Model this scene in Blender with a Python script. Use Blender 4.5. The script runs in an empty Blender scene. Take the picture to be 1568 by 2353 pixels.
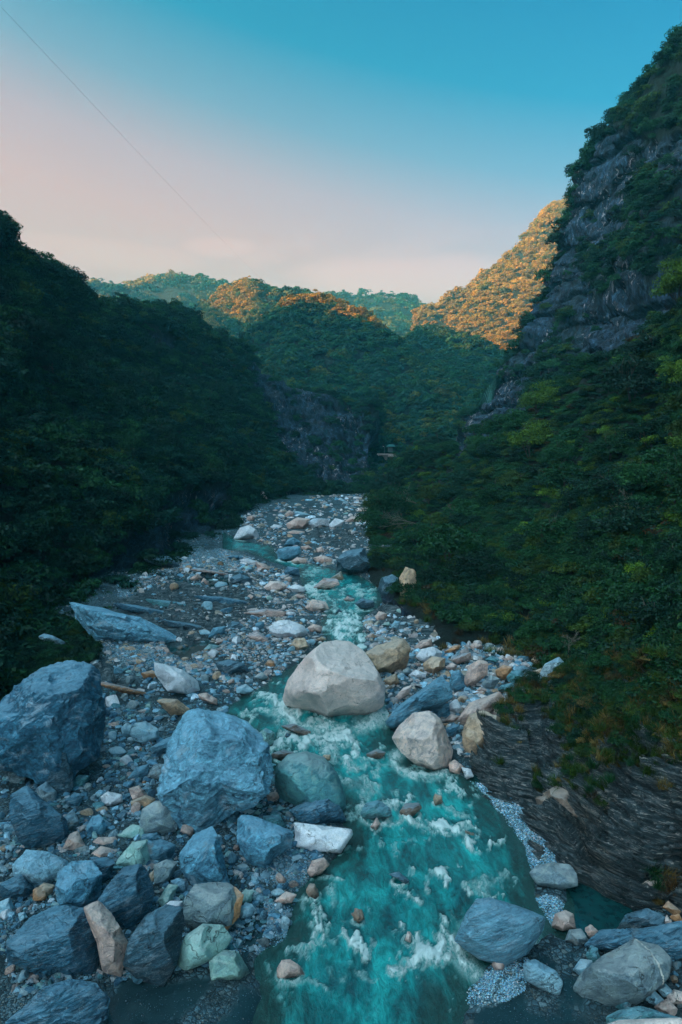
import bpy, math, random
import numpy as np
from mathutils import Vector

# ------------------------------------------------------------------ camera, world, sun, exposure
sc = bpy.context.scene
COL = sc.collection
H_CAM, PITCH = 20.0, math.radians(6.4)
cam_d = bpy.data.cameras.new('camera'); cam = bpy.data.objects.new('camera', cam_d); COL.objects.link(cam)
cam.location = (0, 0, H_CAM); cam.rotation_euler = (math.radians(90) - PITCH, 0, 0)
cam_d.sensor_fit = 'HORIZONTAL'; cam_d.sensor_width = 24; cam_d.lens = 24
cam_d.clip_start = 0.1; cam_d.clip_end = 9000
sc.camera = cam
sc.view_settings.view_transform = 'Standard'; sc.view_settings.look = 'None'
sc.view_settings.gamma = 1.0; sc.view_settings.use_curve_mapping = False
sc.view_settings.exposure = EXPOSURE = 2.0
sc.cycles.use_denoising = True
sc.cycles.max_bounces = 5; sc.cycles.diffuse_bounces = 3; sc.cycles.glossy_bounces = 2
sc.cycles.transmission_bounces = 2; sc.cycles.volume_bounces = 1; sc.cycles.transparent_max_bounces = 4
sc.cycles.caustics_reflective = False; sc.cycles.caustics_refractive = False

SUN_AZ_DIR = Vector((-0.90, -0.436, 0.0)).normalized()       # towards the sun, on the ground plane
SUN_EL = math.radians(14.0)
SUN_DIR = Vector((SUN_AZ_DIR.x * math.cos(SUN_EL), SUN_AZ_DIR.y * math.cos(SUN_EL), math.sin(SUN_EL)))

world = bpy.data.worlds.new('World'); sc.world = world; world.use_nodes = True
wt = world.node_tree; wt.nodes.clear()


class NT:
    """small helper to write node trees"""
    def __init__(s, tree): s.t = tree
    def n(s, typ, ins=None, **kw):
        nd = s.t.nodes.new(typ)
        for k, v in kw.items(): setattr(nd, k, v)
        for k, v in (ins or {}).items():
            sk = nd.inputs[k]
            if isinstance(v, bpy.types.NodeSocket): s.t.links.new(v, sk)
            elif isinstance(v, (int, float)) and hasattr(sk, 'default_value') and not isinstance(sk.default_value, (int, float)):
                sk.default_value = [v] * len(sk.default_value)
            else: sk.default_value = v
        return nd
    def math(s, op, a, b=0.0, clamp=False):
        nd = s.n('ShaderNodeMath', {0: a, 1: b}, operation=op); nd.use_clamp = clamp
        return nd.outputs[0]
    def mapr(s, v, a, b, c=0.0, d=1.0, smooth=True):
        nd = s.n('ShaderNodeMapRange', {0: v, 1: a, 2: b, 3: c, 4: d}, interpolation_type='SMOOTHSTEP' if smooth else 'LINEAR')
        return nd.outputs[0]
    def mix(s, f, a, b, mode='MIX'):
        nd = s.n('ShaderNodeMix', data_type='RGBA', blend_type=mode, clamp_factor=True)
        for k, v in ((0, f), (6, a), (7, b)):
            if isinstance(v, bpy.types.NodeSocket): s.t.links.new(v, nd.inputs[k])
            elif k == 0: nd.inputs[0].default_value = v
            else: nd.inputs[k].default_value = (v[0], v[1], v[2], 1) if not isinstance(v, (int, float)) else (v, v, v, 1)
        return nd.outputs[2]
    def noise(s, vec, scale, detail=4, rough=0.55, dist=0.0):
        return s.n('ShaderNodeTexNoise', {'Vector': vec, 'Scale': scale, 'Detail': detail, 'Roughness': rough, 'Distortion': dist})
    def ramp(s, f, stops):
        nd = s.n('ShaderNodeValToRGB', {0: f}); el = nd.color_ramp.elements
        while len(el) < len(stops): el.new(0.5)
        for e, (p, c) in zip(el, stops): e.position = p; e.color = (c[0], c[1], c[2], 1)
        return nd.outputs[0]


def build_world():
    w = NT(wt)
    tc = w.n('ShaderNodeTexCoord')
    sky = w.n('ShaderNodeTexSky', sky_type='NISHITA', sun_disc=False)
    sky.sun_elevation = SUN_EL
    sky.sun_rotation = math.atan2(SUN_AZ_DIR.x, SUN_AZ_DIR.y)
    sky.air_density = 1.0; sky.dust_density = 5.0; sky.ozone_density = 3.0
    g = tc.outputs['Generated']
    sep = w.n('ShaderNodeSeparateXYZ', {0: g})
    x, y, z = sep.outputs
    # warm low air on the side the sun is on gives way to teal with height
    zz = w.math('ADD', z, w.math('MULTIPLY', x, 0.20))
    col = w.ramp(w.mapr(zz, 0.10, 0.70, 0, 1, smooth=False), SKY)
    # low pink clouds
    mp = w.n('ShaderNodeMapping', {0: g}); mp.inputs['Scale'].default_value = (1, 1, 2.4); 
    n1 = w.noise(mp.outputs[0], 5.2, 6, 0.55, 0.25).outputs[0]
    bandc = w.math('MULTIPLY', w.mapr(z, 0.10, 0.20), w.mapr(z, 0.27, 0.20))
    thr = w.math('ADD', n1, w.math('MULTIPLY', bandc, 0.12))
    cl = w.math('MULTIPLY', w.mapr(thr, 0.55, 0.66), w.mapr(z, 0.30, 0.22))
    for cx, cz, rx, rz, s in ((0.085, 0.218, 0.15, 0.034, 1.0), (-0.16, 0.252, 0.06, 0.015, .35), (-0.30, 0.235, 0.12, 0.02, .12)):
        e = w.math('ADD', w.math('POWER', w.math('DIVIDE', w.math('ABSOLUTE', w.math('SUBTRACT', x, cx)), rx), 2.0), w.math('POWER', w.math('DIVIDE', w.math('ABSOLUTE', w.math('SUBTRACT', z, cz)), rz), 2.0))
        e = w.math('ADD', e, w.math('MULTIPLY', w.math('SUBTRACT', n1, 0.5), 2.3))
        cl = w.math('MAXIMUM', w.math('MULTIPLY', cl, 0.5), w.math('MULTIPLY', w.mapr(e, 1.3, 0.2), s))
    col = w.mix(w.math('MULTIPLY', cl, 0.85), col, CLOUD)
    nish = w.mix(1.0, w.n('ShaderNodeGamma', {0: w.mix(1.0, sky.outputs[0], (0.1, 0.1, 0.1), 'MULTIPLY'), 1: 1.5}).outputs[0], (0.16, 0.55, 0.60), 'MULTIPLY')
    # glow added to the unseen sky round the sun to brighten the gorge
    dt = w.n('ShaderNodeVectorMath', {0: g, 1: tuple(SUN_DIR)}, operation='DOT_PRODUCT').outputs['Value']
    glow = w.mapr(dt, 0.06, 0.95, 0, 1)
    nish = w.mix(1.0, nish, w.mix(glow, (0, 0, 0), (0.66, 0.92, 1.02)), 'ADD')
    nd = w.n('ShaderNodeMix', data_type='RGBA', blend_type='ADD'); nd.inputs[0].default_value = 1.0
    wt.links.new(w.mix(1.0, col, (0.15, 0.15, 0.15), 'MULTIPLY'), nd.inputs[6]); wt.links.new(nish, nd.inputs[7]); full = nd.outputs[2]
    bg = w.n('ShaderNodeBackground', {0: w.mix(1.0, full, (10, 10, 10), 'MULTIPLY'), 1: 0.1})
    w.n('ShaderNodeOutputWorld', {0: bg.outputs[0]})

# sky colours: sunward low, sunward mid, neutral, blue, teal, deep teal, horizon band, clouds
_sk = [(.10, (1.26, .53, .26)), (.24, (1.20, .54, .32)), (.31, (.92, .53, .42)), (.38, (.34, .46, .49)), (.46, (.02, .36, .49)), (.55, (.0, .27, .44)), (.70, (.0, .25, .41))]
SKY = [((p - .10) / .60, c) for p, c in _sk]
CLOUD = (2.5, 1.10, .68)
build_world()
HAZE, HAZE_COL = 0.00025, (0.16, 0.74, 0.88, 1)
SHADE = [196, 178, 206, 234, 240, 236]     # crest heights of the added mountain, set to shape its shadow

sun_d = bpy.data.lights.new('sun', 'SUN'); sun = bpy.data.objects.new('sun', sun_d); COL.objects.link(sun)
sun_d.energy = 5.0; sun_d.angle = math.radians(0.5); sun_d.color = (1.0, 0.42, 0.10)
sun.rotation_euler = SUN_DIR.to_track_quat('Z', 'Y').to_euler()

# ------------------------------------------------------------------ sight lines: photograph position -> place
CP, SP = math.cos(PITCH), math.sin(PITCH)
F = 1568.0
def ray(x, y):
    a = (np.asarray(x, float) - 784.0) / F; b = (1176.5 - np.asarray(y, float)) / F
    return np.stack([a, CP + b * SP, b * CP - SP], -1)
def P(x, y, Y):
    d = ray(x, y); return d / d[..., 1:2] * np.asarray(Y, float)[..., None] + np.array([0, 0, H_CAM])
def G(x, y, z=0.3):
    d = ray(x, y); k = (z - H_CAM) / d[..., 2:3]; return d * k + np.array([0, 0, H_CAM])
def proj(p):
    q = np.asarray(p, float) - np.array([0, 0, H_CAM])
    dep = q[..., 1] * CP - q[..., 2] * SP; up = q[..., 1] * SP + q[..., 2] * CP
    dep = np.where(np.abs(dep) < 1e-3, 1e-3, dep)
    return 784 + F * q[..., 0] / dep, 1176.5 - F * up / dep, dep
CROPS = {'D': (0, 0, 1.0), 'A': (0, 1493.2, .51278), 'B': (763.8, 1493.2, .51278), 'C': (287.2, 1091.2, .4395),
         'E': (861.5, 1263.6, .4505), 'L': (0, 1091.2, .36628)}
def pix(code, pts):
    ox, oy, k = CROPS[code]; return np.array([(ox + a * k, oy + b * k) for a, b in pts])

# ------------------------------------------------------------------ numeric noise
def _hash(ix, iy, iz, seed):
    h = (ix * 374761393 + iy * 668265263 + iz * 2147483647 + seed * 1274126177) & 0xFFFFFFFF
    h = ((h ^ (h >> 13)) * 1274126177) & 0xFFFFFFFF
    h = ((h ^ (h >> 16)) * 2246822519) & 0xFFFFFFFF
    return ((h ^ (h >> 15)) & 0xFFFFFF) / float(0xFFFFFF) * 2 - 1
def vnoise(p, seed=0):
    f = np.floor(p).astype(np.int64); t = p - f; t = t * t * t * (t * (t * 6 - 15) + 10)
    r = 0
    for dx in (0, 1):
        wx = t[..., 0] if dx else 1 - t[..., 0]
        for dy in (0, 1):
            wy = t[..., 1] if dy else 1 - t[..., 1]
            for dz in (0, 1):
                wz = t[..., 2] if dz else 1 - t[..., 2]
                r = r + _hash(f[..., 0] + dx, f[..., 1] + dy, f[..., 2] + dz, seed) * wx * wy * wz
    return r
def fbm(p, octv=4, seed=0, gain=0.5, ridged=False):
    p = np.asarray(p, float); a, s, out = 1.0, 0.0, 0.0
    for i in range(octv):
        n = vnoise(p * (2.03 ** i) + 17.3 * i, seed + i * 7)
        if ridged: n = 1 - 2 * np.abs(n)
        out = out + a * n; s += a; a *= gain
    return out / s
def sstep(a, b, x):
    t = np.clip((x - a) / (b - a), 0, 1); return t * t * (3 - 2 * t)

# ------------------------------------------------------------------ objects and tags
def mesh_from(name, V, Fc, mat=None, smooth=True, attrs=None):
    me = bpy.data.meshes.new(name)
    V = np.asarray(V, np.float32)
    if isinstance(Fc, np.ndarray) and Fc.ndim == 2:
        k = Fc.shape[1]; me.vertices.add(len(V)); me.vertices.foreach_set('co', V.ravel())
        me.loops.add(Fc.size); me.loops.foreach_set('vertex_index', Fc.astype(np.int32).ravel())
        me.polygons.add(len(Fc)); me.polygons.foreach_set('loop_start', np.arange(0, Fc.size, k, dtype=np.int32))
        me.polygons.foreach_set('loop_total', np.full(len(Fc), k, np.int32)) if False else None
        me.update(calc_edges=True)
    else:
        me.from_pydata(V.tolist(), [], [list(map(int, f)) for f in Fc])
    if len(me.polygons): me.polygons.foreach_set('use_smooth', np.full(len(me.polygons), smooth))
    for k, arr in (attrs or {}).items():
        arr = np.asarray(arr, np.float32)
        if arr.ndim == 1: me.attributes.new(k, 'FLOAT', 'POINT').data.foreach_set('value', arr)
        else: me.attributes.new(k, 'FLOAT_VECTOR', 'POINT').data.foreach_set('vector', arr.ravel())
    if mat: me.materials.append(mat)
    me.update()
    return me
def link(name, me, parent=None, loc=(0, 0, 0), rot=(0, 0, 0)):
    o = bpy.data.objects.new(name, me); COL.objects.link(o); o.location = loc; o.rotation_euler = rot
    if parent: o.parent = parent
    return o
def tag(o, label=None, cat=None, group=None, kind=None, tint=None):
    if label: o['label'] = label
    if cat: o['category'] = cat
    if group: o['group'] = group
    if kind: o['kind'] = kind
    if tint is not None: o['tint'] = [float(c) for c in tint]
    return o
def empty(name, loc, rz=0): return link(name, None, None, loc, (0, 0, rz))
def grid_faces(nv, nu):
    i = np.arange(nv - 1)[:, None] * nu + np.arange(nu - 1)[None, :]
    return np.stack([i, i + 1, i + nu + 1, i + nu], -1).reshape(-1, 4)
def inpoly(px, py, poly):
    poly = np.asarray(poly); r = np.zeros(px.shape, bool); j = len(poly) - 1
    for i in range(len(poly)):
        xi, yi = poly[i]; xj, yj = poly[j]
        c = ((yi > py) != (yj > py)) & (px < (xj - xi) * (py - yi) / (yj - yi + 1e-12) + xi)
        r ^= c; j = i
    return r
def polydist(X, Y, poly):
    d = np.full(X.shape, 1e9); n = len(poly)
    for i in range(n):
        a = poly[i]; b = poly[(i + 1) % n]; ab = b - a; L = (ab ** 2).sum() + 1e-9
        t = np.clip(((X - a[0]) * ab[0] + (Y - a[1]) * ab[1]) / L, 0, 1)
        d = np.minimum(d, (X - a[0] - t * ab[0]) ** 2 + (Y - a[1] - t * ab[1]) ** 2)
    return np.sqrt(d)
def sdf(X, Y, poly):
    d = polydist(X, Y, poly); return np.where(inpoly(X, Y, poly), -d, d)      # negative inside
def tubes(paths, sides=6):
    """one mesh out of tapering tubes; each path = list of (point, radius)"""
    V, Fc = [], []
    for path in paths:
        base = len(V)
        for i, (p, r) in enumerate(path):
            p = Vector(p); a = Vector(path[max(i - 1, 0)][0]); b = Vector(path[min(i + 1, len(path) - 1)][0])
            d = (b - a).normalized(); u = d.orthogonal().normalized() if abs(d.z) > .9 else d.cross(Vector((0, 0, 1))).normalized(); w = d.cross(u)
            for k in range(sides):
                an = 2 * math.pi * k / sides; V.append(p + u * (r * math.cos(an)) + w * (r * math.sin(an)))
        for i in range(len(path) - 1):
            for k in range(sides):
                a = base + i * sides + k; b = base + i * sides + (k + 1) % sides
                Fc.append((a, b, b + sides, a + sides))
        Fc.append([base + k for k in range(sides)][::-1]); Fc.append([base + (len(path) - 1) * sides + k for k in range(sides)])
    return [tuple(v) for v in V], Fc
def box(c, s):
    V = [(c[0] + dx * s[0] / 2, c[1] + dy * s[1] / 2, c[2] + dz * s[2] / 2) for dx in (-1, 1) for dy in (-1, 1) for dz in (-1, 1)]
    return V, [(0, 1, 3, 2), (4, 6, 7, 5), (0, 4, 5, 1), (2, 3, 7, 6), (0, 2, 6, 4), (1, 5, 7, 3)]

# ------------------------------------------------------------------ materials
def new_mat(name):
    m = bpy.data.materials.new(name); m.use_nodes = True; m.node_tree.nodes.clear(); return m, NT(m.node_tree)
def tint_attr(w): return w.n('ShaderNodeAttribute', attribute_type='INSTANCER', attribute_name='tint').outputs['Color']
def bump(w, h, strength, dist, normal=None):
    ins = {'Strength': strength, 'Distance': dist, 'Height': h}
    if normal is not None: ins['Normal'] = normal
    return w.n('ShaderNodeBump', ins).outputs[0]
def principled(w, col, rough, nrm=None, spec=0.35, **extra):
    ins = {'Base Color': col, 'Roughness': rough, 'Specular IOR Level': spec}
    if nrm is not None: ins['Normal'] = nrm
    ins.update(extra)
    b = w.n('ShaderNodeBsdfPrincipled', ins)
    w.n('ShaderNodeOutputMaterial', {0: b.outputs[0]}); return b

def mat_rock(name, kind):
    m, w = new_mat(name)
    oi = w.n('ShaderNodeObjectInfo'); tc = w.n('ShaderNodeTexCoord')
    off = w.math('MULTIPLY', oi.outputs['Random'], 90.0)
    offv = w.n('ShaderNodeCombineXYZ', {0: off, 1: off, 2: off}).outputs[0]
    co = w.n('ShaderNodeVectorMath', {0: tc.outputs['Object'], 1: offv}, operation='ADD').outputs[0]
    rot = w.n('ShaderNodeMapping', {0: co}); rot.inputs['Rotation'].default_value = (0.5, 0.35, 0.6)
    st = w.n('ShaderNodeMapping', {0: rot.outputs[0]}); st.inputs['Scale'].default_value = (0.55, 0.9, 3.6) if kind == 'slate' else (1, 1, 1.5)
    big = w.noise(co, 0.55, 5, 0.6, 0.4).outputs[0]
    mid = w.noise(st.outputs[0], 2.2, 7, 0.66, 1.2 if kind == 'slate' else 0.6).outputs[0]
    fine = w.noise(co, 16, 6, 0.7).outputs[0]
    warp = w.n('ShaderNodeVectorMath', {0: co, 1: w.n('ShaderNodeVectorMath', {0: w.noise(co, 1.3, 4).outputs[1], 1: (1.6, 1.6, 1.6)}, operation='MULTIPLY').outputs[0]}, operation='ADD').outputs[0]
    cr = w.n('ShaderNodeTexVoronoi', {'Vector': warp, 'Scale': 0.75}, feature='DISTANCE_TO_EDGE').outputs[0]
    crack = w.mapr(cr, 0.0, 0.018, 1, 0)
    crack = w.math('MULTIPLY', crack, w.mapr(big, 0.46, 0.58))
    c = tint_attr(w)
    c = w.mix(1.0, c, w.ramp(big, [(0.30, (0.62, 0.64, 0.66)), (0.52, (1, 1, 1)), (0.72, (1.28, 1.22, 1.18))]), 'MULTIPLY')
    if kind == 'slate':
        c = w.mix(1.0, c, w.ramp(mid, [(0.33, (0.36, 0.42, 0.46)), (0.5, (0.95, 0.95, 0.95)), (0.62, (1.35, 1.3, 1.28)), (0.72, (2.1, 2.0, 1.95))]), 'MULTIPLY')
        vein = w.mapr(w.math('ABSOLUTE', w.math('SUBTRACT', w.noise(st.outputs[0], 1.5, 5, 0.6, 1.6).outputs[0], 0.53)), 0.0, 0.012, 1, 0)
        c = w.mix(w.math('MULTIPLY', vein, 0.55), c, (0.62, 0.63, 0.64))
    elif kind == 'mottled':
        sp = w.noise(st.outputs[0], 1.5, 9, 0.74, 2.2).outputs[0]
        c = w.mix(1.0, c, w.ramp(sp, [(0.36, (0.32, 0.38, 0.44)), (0.48, (0.85, 0.87, 0.9)), (0.56, (1.25, 1.22, 1.2)), (0.66, (1.9, 1.85, 1.8))]), 'MULTIPLY')
    elif kind == 'pale':
        c = w.mix(1.0, c, w.ramp(mid, [(0.30, (0.78, 0.80, 0.84)), (0.55, (1, 1, 1)), (0.72, (1.12, 1.06, 1.02))]), 'MULTIPLY')
    else:
        c = w.mix(1.0, c, w.ramp(mid, [(0.32, (0.5, 0.55, 0.62)), (0.5, (1, 1, 1)), (0.66, (1.3, 1.22, 1.1))]), 'MULTIPLY')
    if kind in ('mottled', 'slate'):
        pt = w.noise(st.outputs[0], 0.9, 8, 0.7, 1.0).outputs[0]
        c = w.mix(w.math('MULTIPLY', w.mapr(pt, 0.53, 0.68), 0.65 if kind == 'mottled' else 0.4), c, (0.52, 0.60, 0.70))
        c = w.mix(w.math('MULTIPLY', w.mapr(pt, 0.46, 0.34), 0.75), c, w.mix(1.0, c, (0.22, 0.32, 0.40), 'MULTIPLY'))
    c = w.mix(1.0, c, w.ramp(fine, [(0.34, (0.72, 0.72, 0.72)), (0.55, (1.02, 1.02, 1.02)), (0.7, (1.2, 1.2, 1.2))]), 'MULTIPLY')
    c = w.mix(w.math('MULTIPLY', crack, 0.75), c, (0.03, 0.035, 0.04))
    # warm rust stains
    stn = w.mapr(w.noise(co, 0.9, 5, 0.6, 0.8).outputs[0], 0.62, 0.74)
    c = w.mix(w.math('MULTIPLY', stn, 0.4), c, (0.30, 0.17, 0.09))
    # skylight on the upward faces, painted in as a paler colour
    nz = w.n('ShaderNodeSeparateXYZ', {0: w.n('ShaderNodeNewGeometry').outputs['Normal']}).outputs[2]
    lit_top = w.math('MULTIPLY', w.mapr(w.math('ADD', nz, w.math('MULTIPLY', w.math('SUBTRACT', mid, 0.5), 1.4)), 0.45, 0.95), {'slate': 0.34, 'mottled': 0.45}.get(kind, 0.25))
    c = w.mix(lit_top, c, (0.33, 0.57, 0.74) if kind in ('slate', 'mottled') else (0.80, 0.70, 0.66))
    # damp, darker skin close above the water line
    pz = w.n('ShaderNodeSeparateXYZ', {0: w.n('ShaderNodeNewGeometry').outputs['Position']}).outputs[2]
    damp = w.mapr(w.math('ADD', pz, w.math('MULTIPLY', w.math('SUBTRACT', mid, 0.5), 0.5)), 0.42, 0.16)
    c = w.mix(w.math('MULTIPLY', damp, 0.7), c, w.mix(1.0, c, (0.30, 0.32, 0.33), 'MULTIPLY'))
    hgt = w.math('ADD', w.math('MULTIPLY', mid, 1.0), w.math('ADD', w.math('MULTIPLY', fine, 0.25), w.math('MULTIPLY', crack, -0.5)))
    nrm = bump(w, hgt, 0.9, {'slate': 0.30, 'mottled': 0.30, 'pale': 0.16}.get(kind, 0.26))
    principled(w, c, w.math('SUBTRACT', w.mapr(fine, 0.3, 0.7, 0.42, 0.75), w.math('MULTIPLY', damp, 0.25)), nrm, 0.45)
    return m
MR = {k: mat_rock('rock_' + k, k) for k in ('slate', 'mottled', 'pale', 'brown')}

def mat_pebble():
    m, w = new_mat('pebble'); tc = w.n('ShaderNodeTexCoord')
    n = w.noise(tc.outputs['Object'], 2.4, 5, 0.65, 0.7).outputs[0]
    c = w.mix(1.0, tint_attr(w), w.ramp(n, [(0.32, (0.55, 0.58, 0.62)), (0.52, (1, 1, 1)), (0.68, (1.4, 1.35, 1.3))]), 'MULTIPLY')
    principled(w, c, 0.6, bump(w, n, 0.8, 0.25), 0.35); return m
M_PEB = mat_pebble()

def mat_leaf():
    m, w = new_mat('leaf')
    tc = w.n('ShaderNodeTexCoord')
    n = w.noise(tc.outputs['Object'], 1.7, 3, 0.6).outputs[0]
    g = w.n('ShaderNodeNewGeometry').outputs['Random Per Island']
    c = w.mix(1.0, tint_attr(w), w.ramp(n, [(0.3, (0.55, 0.7, 0.8)), (0.52, (1, 1, 1)), (0.7, (1.55, 1.35, 0.9))]), 'MULTIPLY')
    c = w.mix(1.0, c, w.ramp(g, [(0.0, (0.6, 0.65, 0.7)), (0.5, (1, 1, 1)), (1.0, (1.5, 1.4, 1.1))]), 'MULTIPLY')
    d = w.n('ShaderNodeBsdfDiffuse', {0: c}).outputs[0]
    t = w.n('ShaderNodeBsdfTranslucent', {0: c}).outputs[0]
    gl = w.n('ShaderNodeBsdfGlossy', {'Color': (0.4, 0.45, 0.5, 1), 'Roughness': 0.45}).outputs[0]
    a = w.n('ShaderNodeMixShader', {0: 0.25, 1: d, 2: t}).outputs[0]
    a = w.n('ShaderNodeMixShader', {0: 0.035, 1: a, 2: gl}).outputs[0]
    w.n('ShaderNodeOutputMaterial', {0: a}); return m
M_LEAF = mat_leaf()
def mat_bark(name, col):
    m, w = new_mat(name); tc = w.n('ShaderNodeTexCoord')
    n = w.noise(tc.outputs['Object'], 5, 5, 0.7).outputs[0]
    c = w.mix(1.0, col, w.ramp(n, [(0.3, (0.5, 0.5, 0.5)), (0.7, (1.4, 1.4, 1.4))]), 'MULTIPLY')
    principled(w, c, 0.8, bump(w, n, 0.6, 0.05)); return m
M_BARK = mat_bark('bark', (0.06, 0.05, 0.04)); M_TWIG = mat_bark('pale_bark', (0.17, 0.14, 0.11))

def mat_hill(name, soil, rock, rockmask_lo, rockmask_hi, veins=0.0, scale=1.0):
    """forest floor blended with bare dark cliff by the attribute 'bare'"""
    m, w = new_mat(name); tc = w.n('ShaderNodeTexCoord'); co = tc.outputs['Object']
    bare = w.n('ShaderNodeAttribute', attribute_name='bare').outputs['Fac']
    big = w.noise(co, 0.05 * scale, 6, 0.6, 0.5).outputs[0]
    mp = w.n('ShaderNodeMapping', {0: co}); mp.inputs['Scale'].default_value = (1.0, 1.0, 0.38); mp.inputs['Rotation'].default_value = (0.0, 0.35, 0.2)
    mid = w.noise(mp.outputs[0], 0.32 * scale, 8, 0.68, 1.3).outputs[0]
    fine = w.noise(mp.outputs[0], 1.6 * scale, 6, 0.7, 0.5).outputs[0]
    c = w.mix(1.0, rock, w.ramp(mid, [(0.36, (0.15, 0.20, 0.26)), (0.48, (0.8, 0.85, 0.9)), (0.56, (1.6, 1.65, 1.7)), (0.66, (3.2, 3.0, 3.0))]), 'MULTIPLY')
    c = w.mix(1.0, c, w.ramp(fine, [(0.38, (0.30, 0.34, 0.4)), (0.5, (0.9, 0.9, 0.95)), (0.62, (2.1, 2.0, 2.0))]), 'MULTIPLY')
    pale = w.math('MULTIPLY', w.mapr(w.noise(mp.outputs[0], 0.5 * scale, 7, 0.7, 1.8).outputs[0], 0.57, 0.62), w.mapr(big, 0.46, 0.56))
    c = w.mix(w.math('MULTIPLY', pale, veins), c, (0.34, 0.27, 0.28))
    warm = w.mapr(w.noise(co, 0.09 * scale, 5, 0.6, 0.8).outputs[0], 0.58, 0.7)
    c = w.mix(w.math('MULTIPLY', warm, 0.25), c, (0.07, 0.04, 0.025))
    moss = w.mapr(w.math('ADD', w.noise(co, 0.25 * scale, 6, 0.7).outputs[0], w.math('MULTIPLY', bare, 0.35)), rockmask_lo, rockmask_hi)
    c = w.mix(w.math('MULTIPLY', moss, bare), w.mix(1.0, soil, w.ramp(fine, [(0.3, (0.4, 0.4, 0.4)), (0.7, (1.5, 1.5, 1.5))]), 'MULTIPLY'), c)
    h = w.math('ADD', w.math('MULTIPLY', mid, 1.5), w.math('MULTIPLY', fine, 0.5))
    principled(w, c, 0.75, bump(w, h, 1.0, 0.9 / scale), 0.3); return m
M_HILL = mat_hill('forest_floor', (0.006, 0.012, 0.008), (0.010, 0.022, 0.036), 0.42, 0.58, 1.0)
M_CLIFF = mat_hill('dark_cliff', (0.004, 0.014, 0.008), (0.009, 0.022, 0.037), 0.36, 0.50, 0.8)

# ------------------------------------------------------------------ instanced masses (only for what nobody could count)
def proto_collection(name, meshes):
    c = bpy.data.collections.new(name)
    for i, me in enumerate(meshes):
        o = bpy.data.objects.new('%s_source_%02d' % (name, i), me); c.objects.link(o)
    return c
_groups = {}
def scatter_group(coll):
    if coll.name in _groups: return _groups[coll.name]
    ng = bpy.data.node_groups.new('scatter_' + coll.name, 'GeometryNodeTree')
    ng.interface.new_socket('Geometry', in_out='INPUT', socket_type='NodeSocketGeometry')
    ng.interface.new_socket('Geometry', in_out='OUTPUT', socket_type='NodeSocketGeometry')
    N = ng.nodes; L = ng.links
    gi = N.new('NodeGroupInput'); go = N.new('NodeGroupOutput')
    ci = N.new('GeometryNodeCollectionInfo'); ci.inputs['Collection'].default_value = coll
    ci.inputs['Separate Children'].default_value = True; ci.inputs['Reset Children'].default_value = True
    ip = N.new('GeometryNodeInstanceOnPoints'); ip.inputs['Pick Instance'].default_value = True
    def na(nm, t):
        a = N.new('GeometryNodeInputNamedAttribute'); a.data_type = t; a.inputs[0].default_value = nm
        return [s for s in a.outputs if s.enabled and s.name == 'Attribute'][0]
    er = N.new('FunctionNodeEulerToRotation')
    L.new(na('rot', 'FLOAT_VECTOR'), er.inputs[0]); L.new(er.outputs[0], ip.inputs['Rotation'])
    L.new(na('scl', 'FLOAT_VECTOR'), ip.inputs['Scale']); L.new(na('idx', 'INT'), ip.inputs['Instance Index'])
    L.new(gi.outputs[0], ip.inputs['Points']); L.new(ci.outputs[0], ip.inputs['Instance']); L.new(ip.outputs[0], go.inputs[0])
    _groups[coll.name] = ng; return ng
def scatter(name, pts, rot, scl, idx, tint, coll, label, cat):
    me = bpy.data.meshes.new(name); n = len(pts); me.vertices.add(n)
    me.vertices.foreach_set('co', np.asarray(pts, np.float32).ravel())
    for k, a in (('rot', rot), ('scl', scl), ('tint', tint)):
        me.attributes.new(k, 'FLOAT_VECTOR', 'POINT').data.foreach_set('vector', np.asarray(a, np.float32).ravel())
    me.attributes.new('idx', 'INT', 'POINT').data.foreach_set('value', np.asarray(idx, np.int32))
    o = link(name, me); md = o.modifiers.new('scatter', 'NODES'); md.node_group = scatter_group(coll)
    return tag(o, label, cat, kind='stuff')

# ------------------------------------------------------------------ the river course on the ground
WPIX = np.vstack([
    pix('C', [(515, 300), (515, 388), (560, 395), (640, 402), (700, 425), (760, 452), (830, 475), (915, 505), (925, 560), (945, 600), (950, 645), (1000, 670), (1060, 705), (1038, 745), (1030, 790), (1048, 860), (1010, 900),
              (960, 940), (880, 1012), (780, 1062), (725, 1112), (650, 1145), (600, 1185), (540, 1215), (480, 1240)]),
    pix('A', [(1030, 300), (1080, 330), (1150, 372), (1215, 440), (1230, 500), (1250, 560), (1400, 600), (1545, 700), (1560, 800), (1550, 900), (1490, 965), (1430, 1010), (1400, 1045), (1330, 1100), (1310, 1180), (1280, 1300),
              (1210, 1345), (1150, 1420), (1190, 1490), (1185, 1570), (1150, 1676)])])
WPIX2 = np.vstack([
    pix('B', [(560, 1676), (590, 1560), (620, 1480), (690, 1400), (600, 1330), (700, 1300), (900, 1300), (975, 1250), (935, 1170), (888, 1080), (882, 970), (862, 880), (792, 790), (702, 680), (605, 585), (525, 550), (370, 520), (280, 450), (250, 340), (232, 300)]),
    pix('C', [(1350, 1180), (1300, 1050), (1240, 920), (1262, 850), (1232, 800), (1245, 740), (1310, 700), (1352, 650), (1325, 585), (1230, 532), (1110, 502), (1050, 480), (960, 466), (820, 445), (790, 425), (780, 378), (700, 360), (600, 345)])])
WL = G(WPIX[:, 0], WPIX[:, 1], 0.0)[:, :2]; WR = G(WPIX2[:, 0], WPIX2[:, 1], 0.0)[:, :2]
WATER = np.vstack([WL, [(-2.6, 17.0), (-2.4, 4.0)], [(4.2, 4.0), (3.4, 17.0)], WR])
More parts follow.
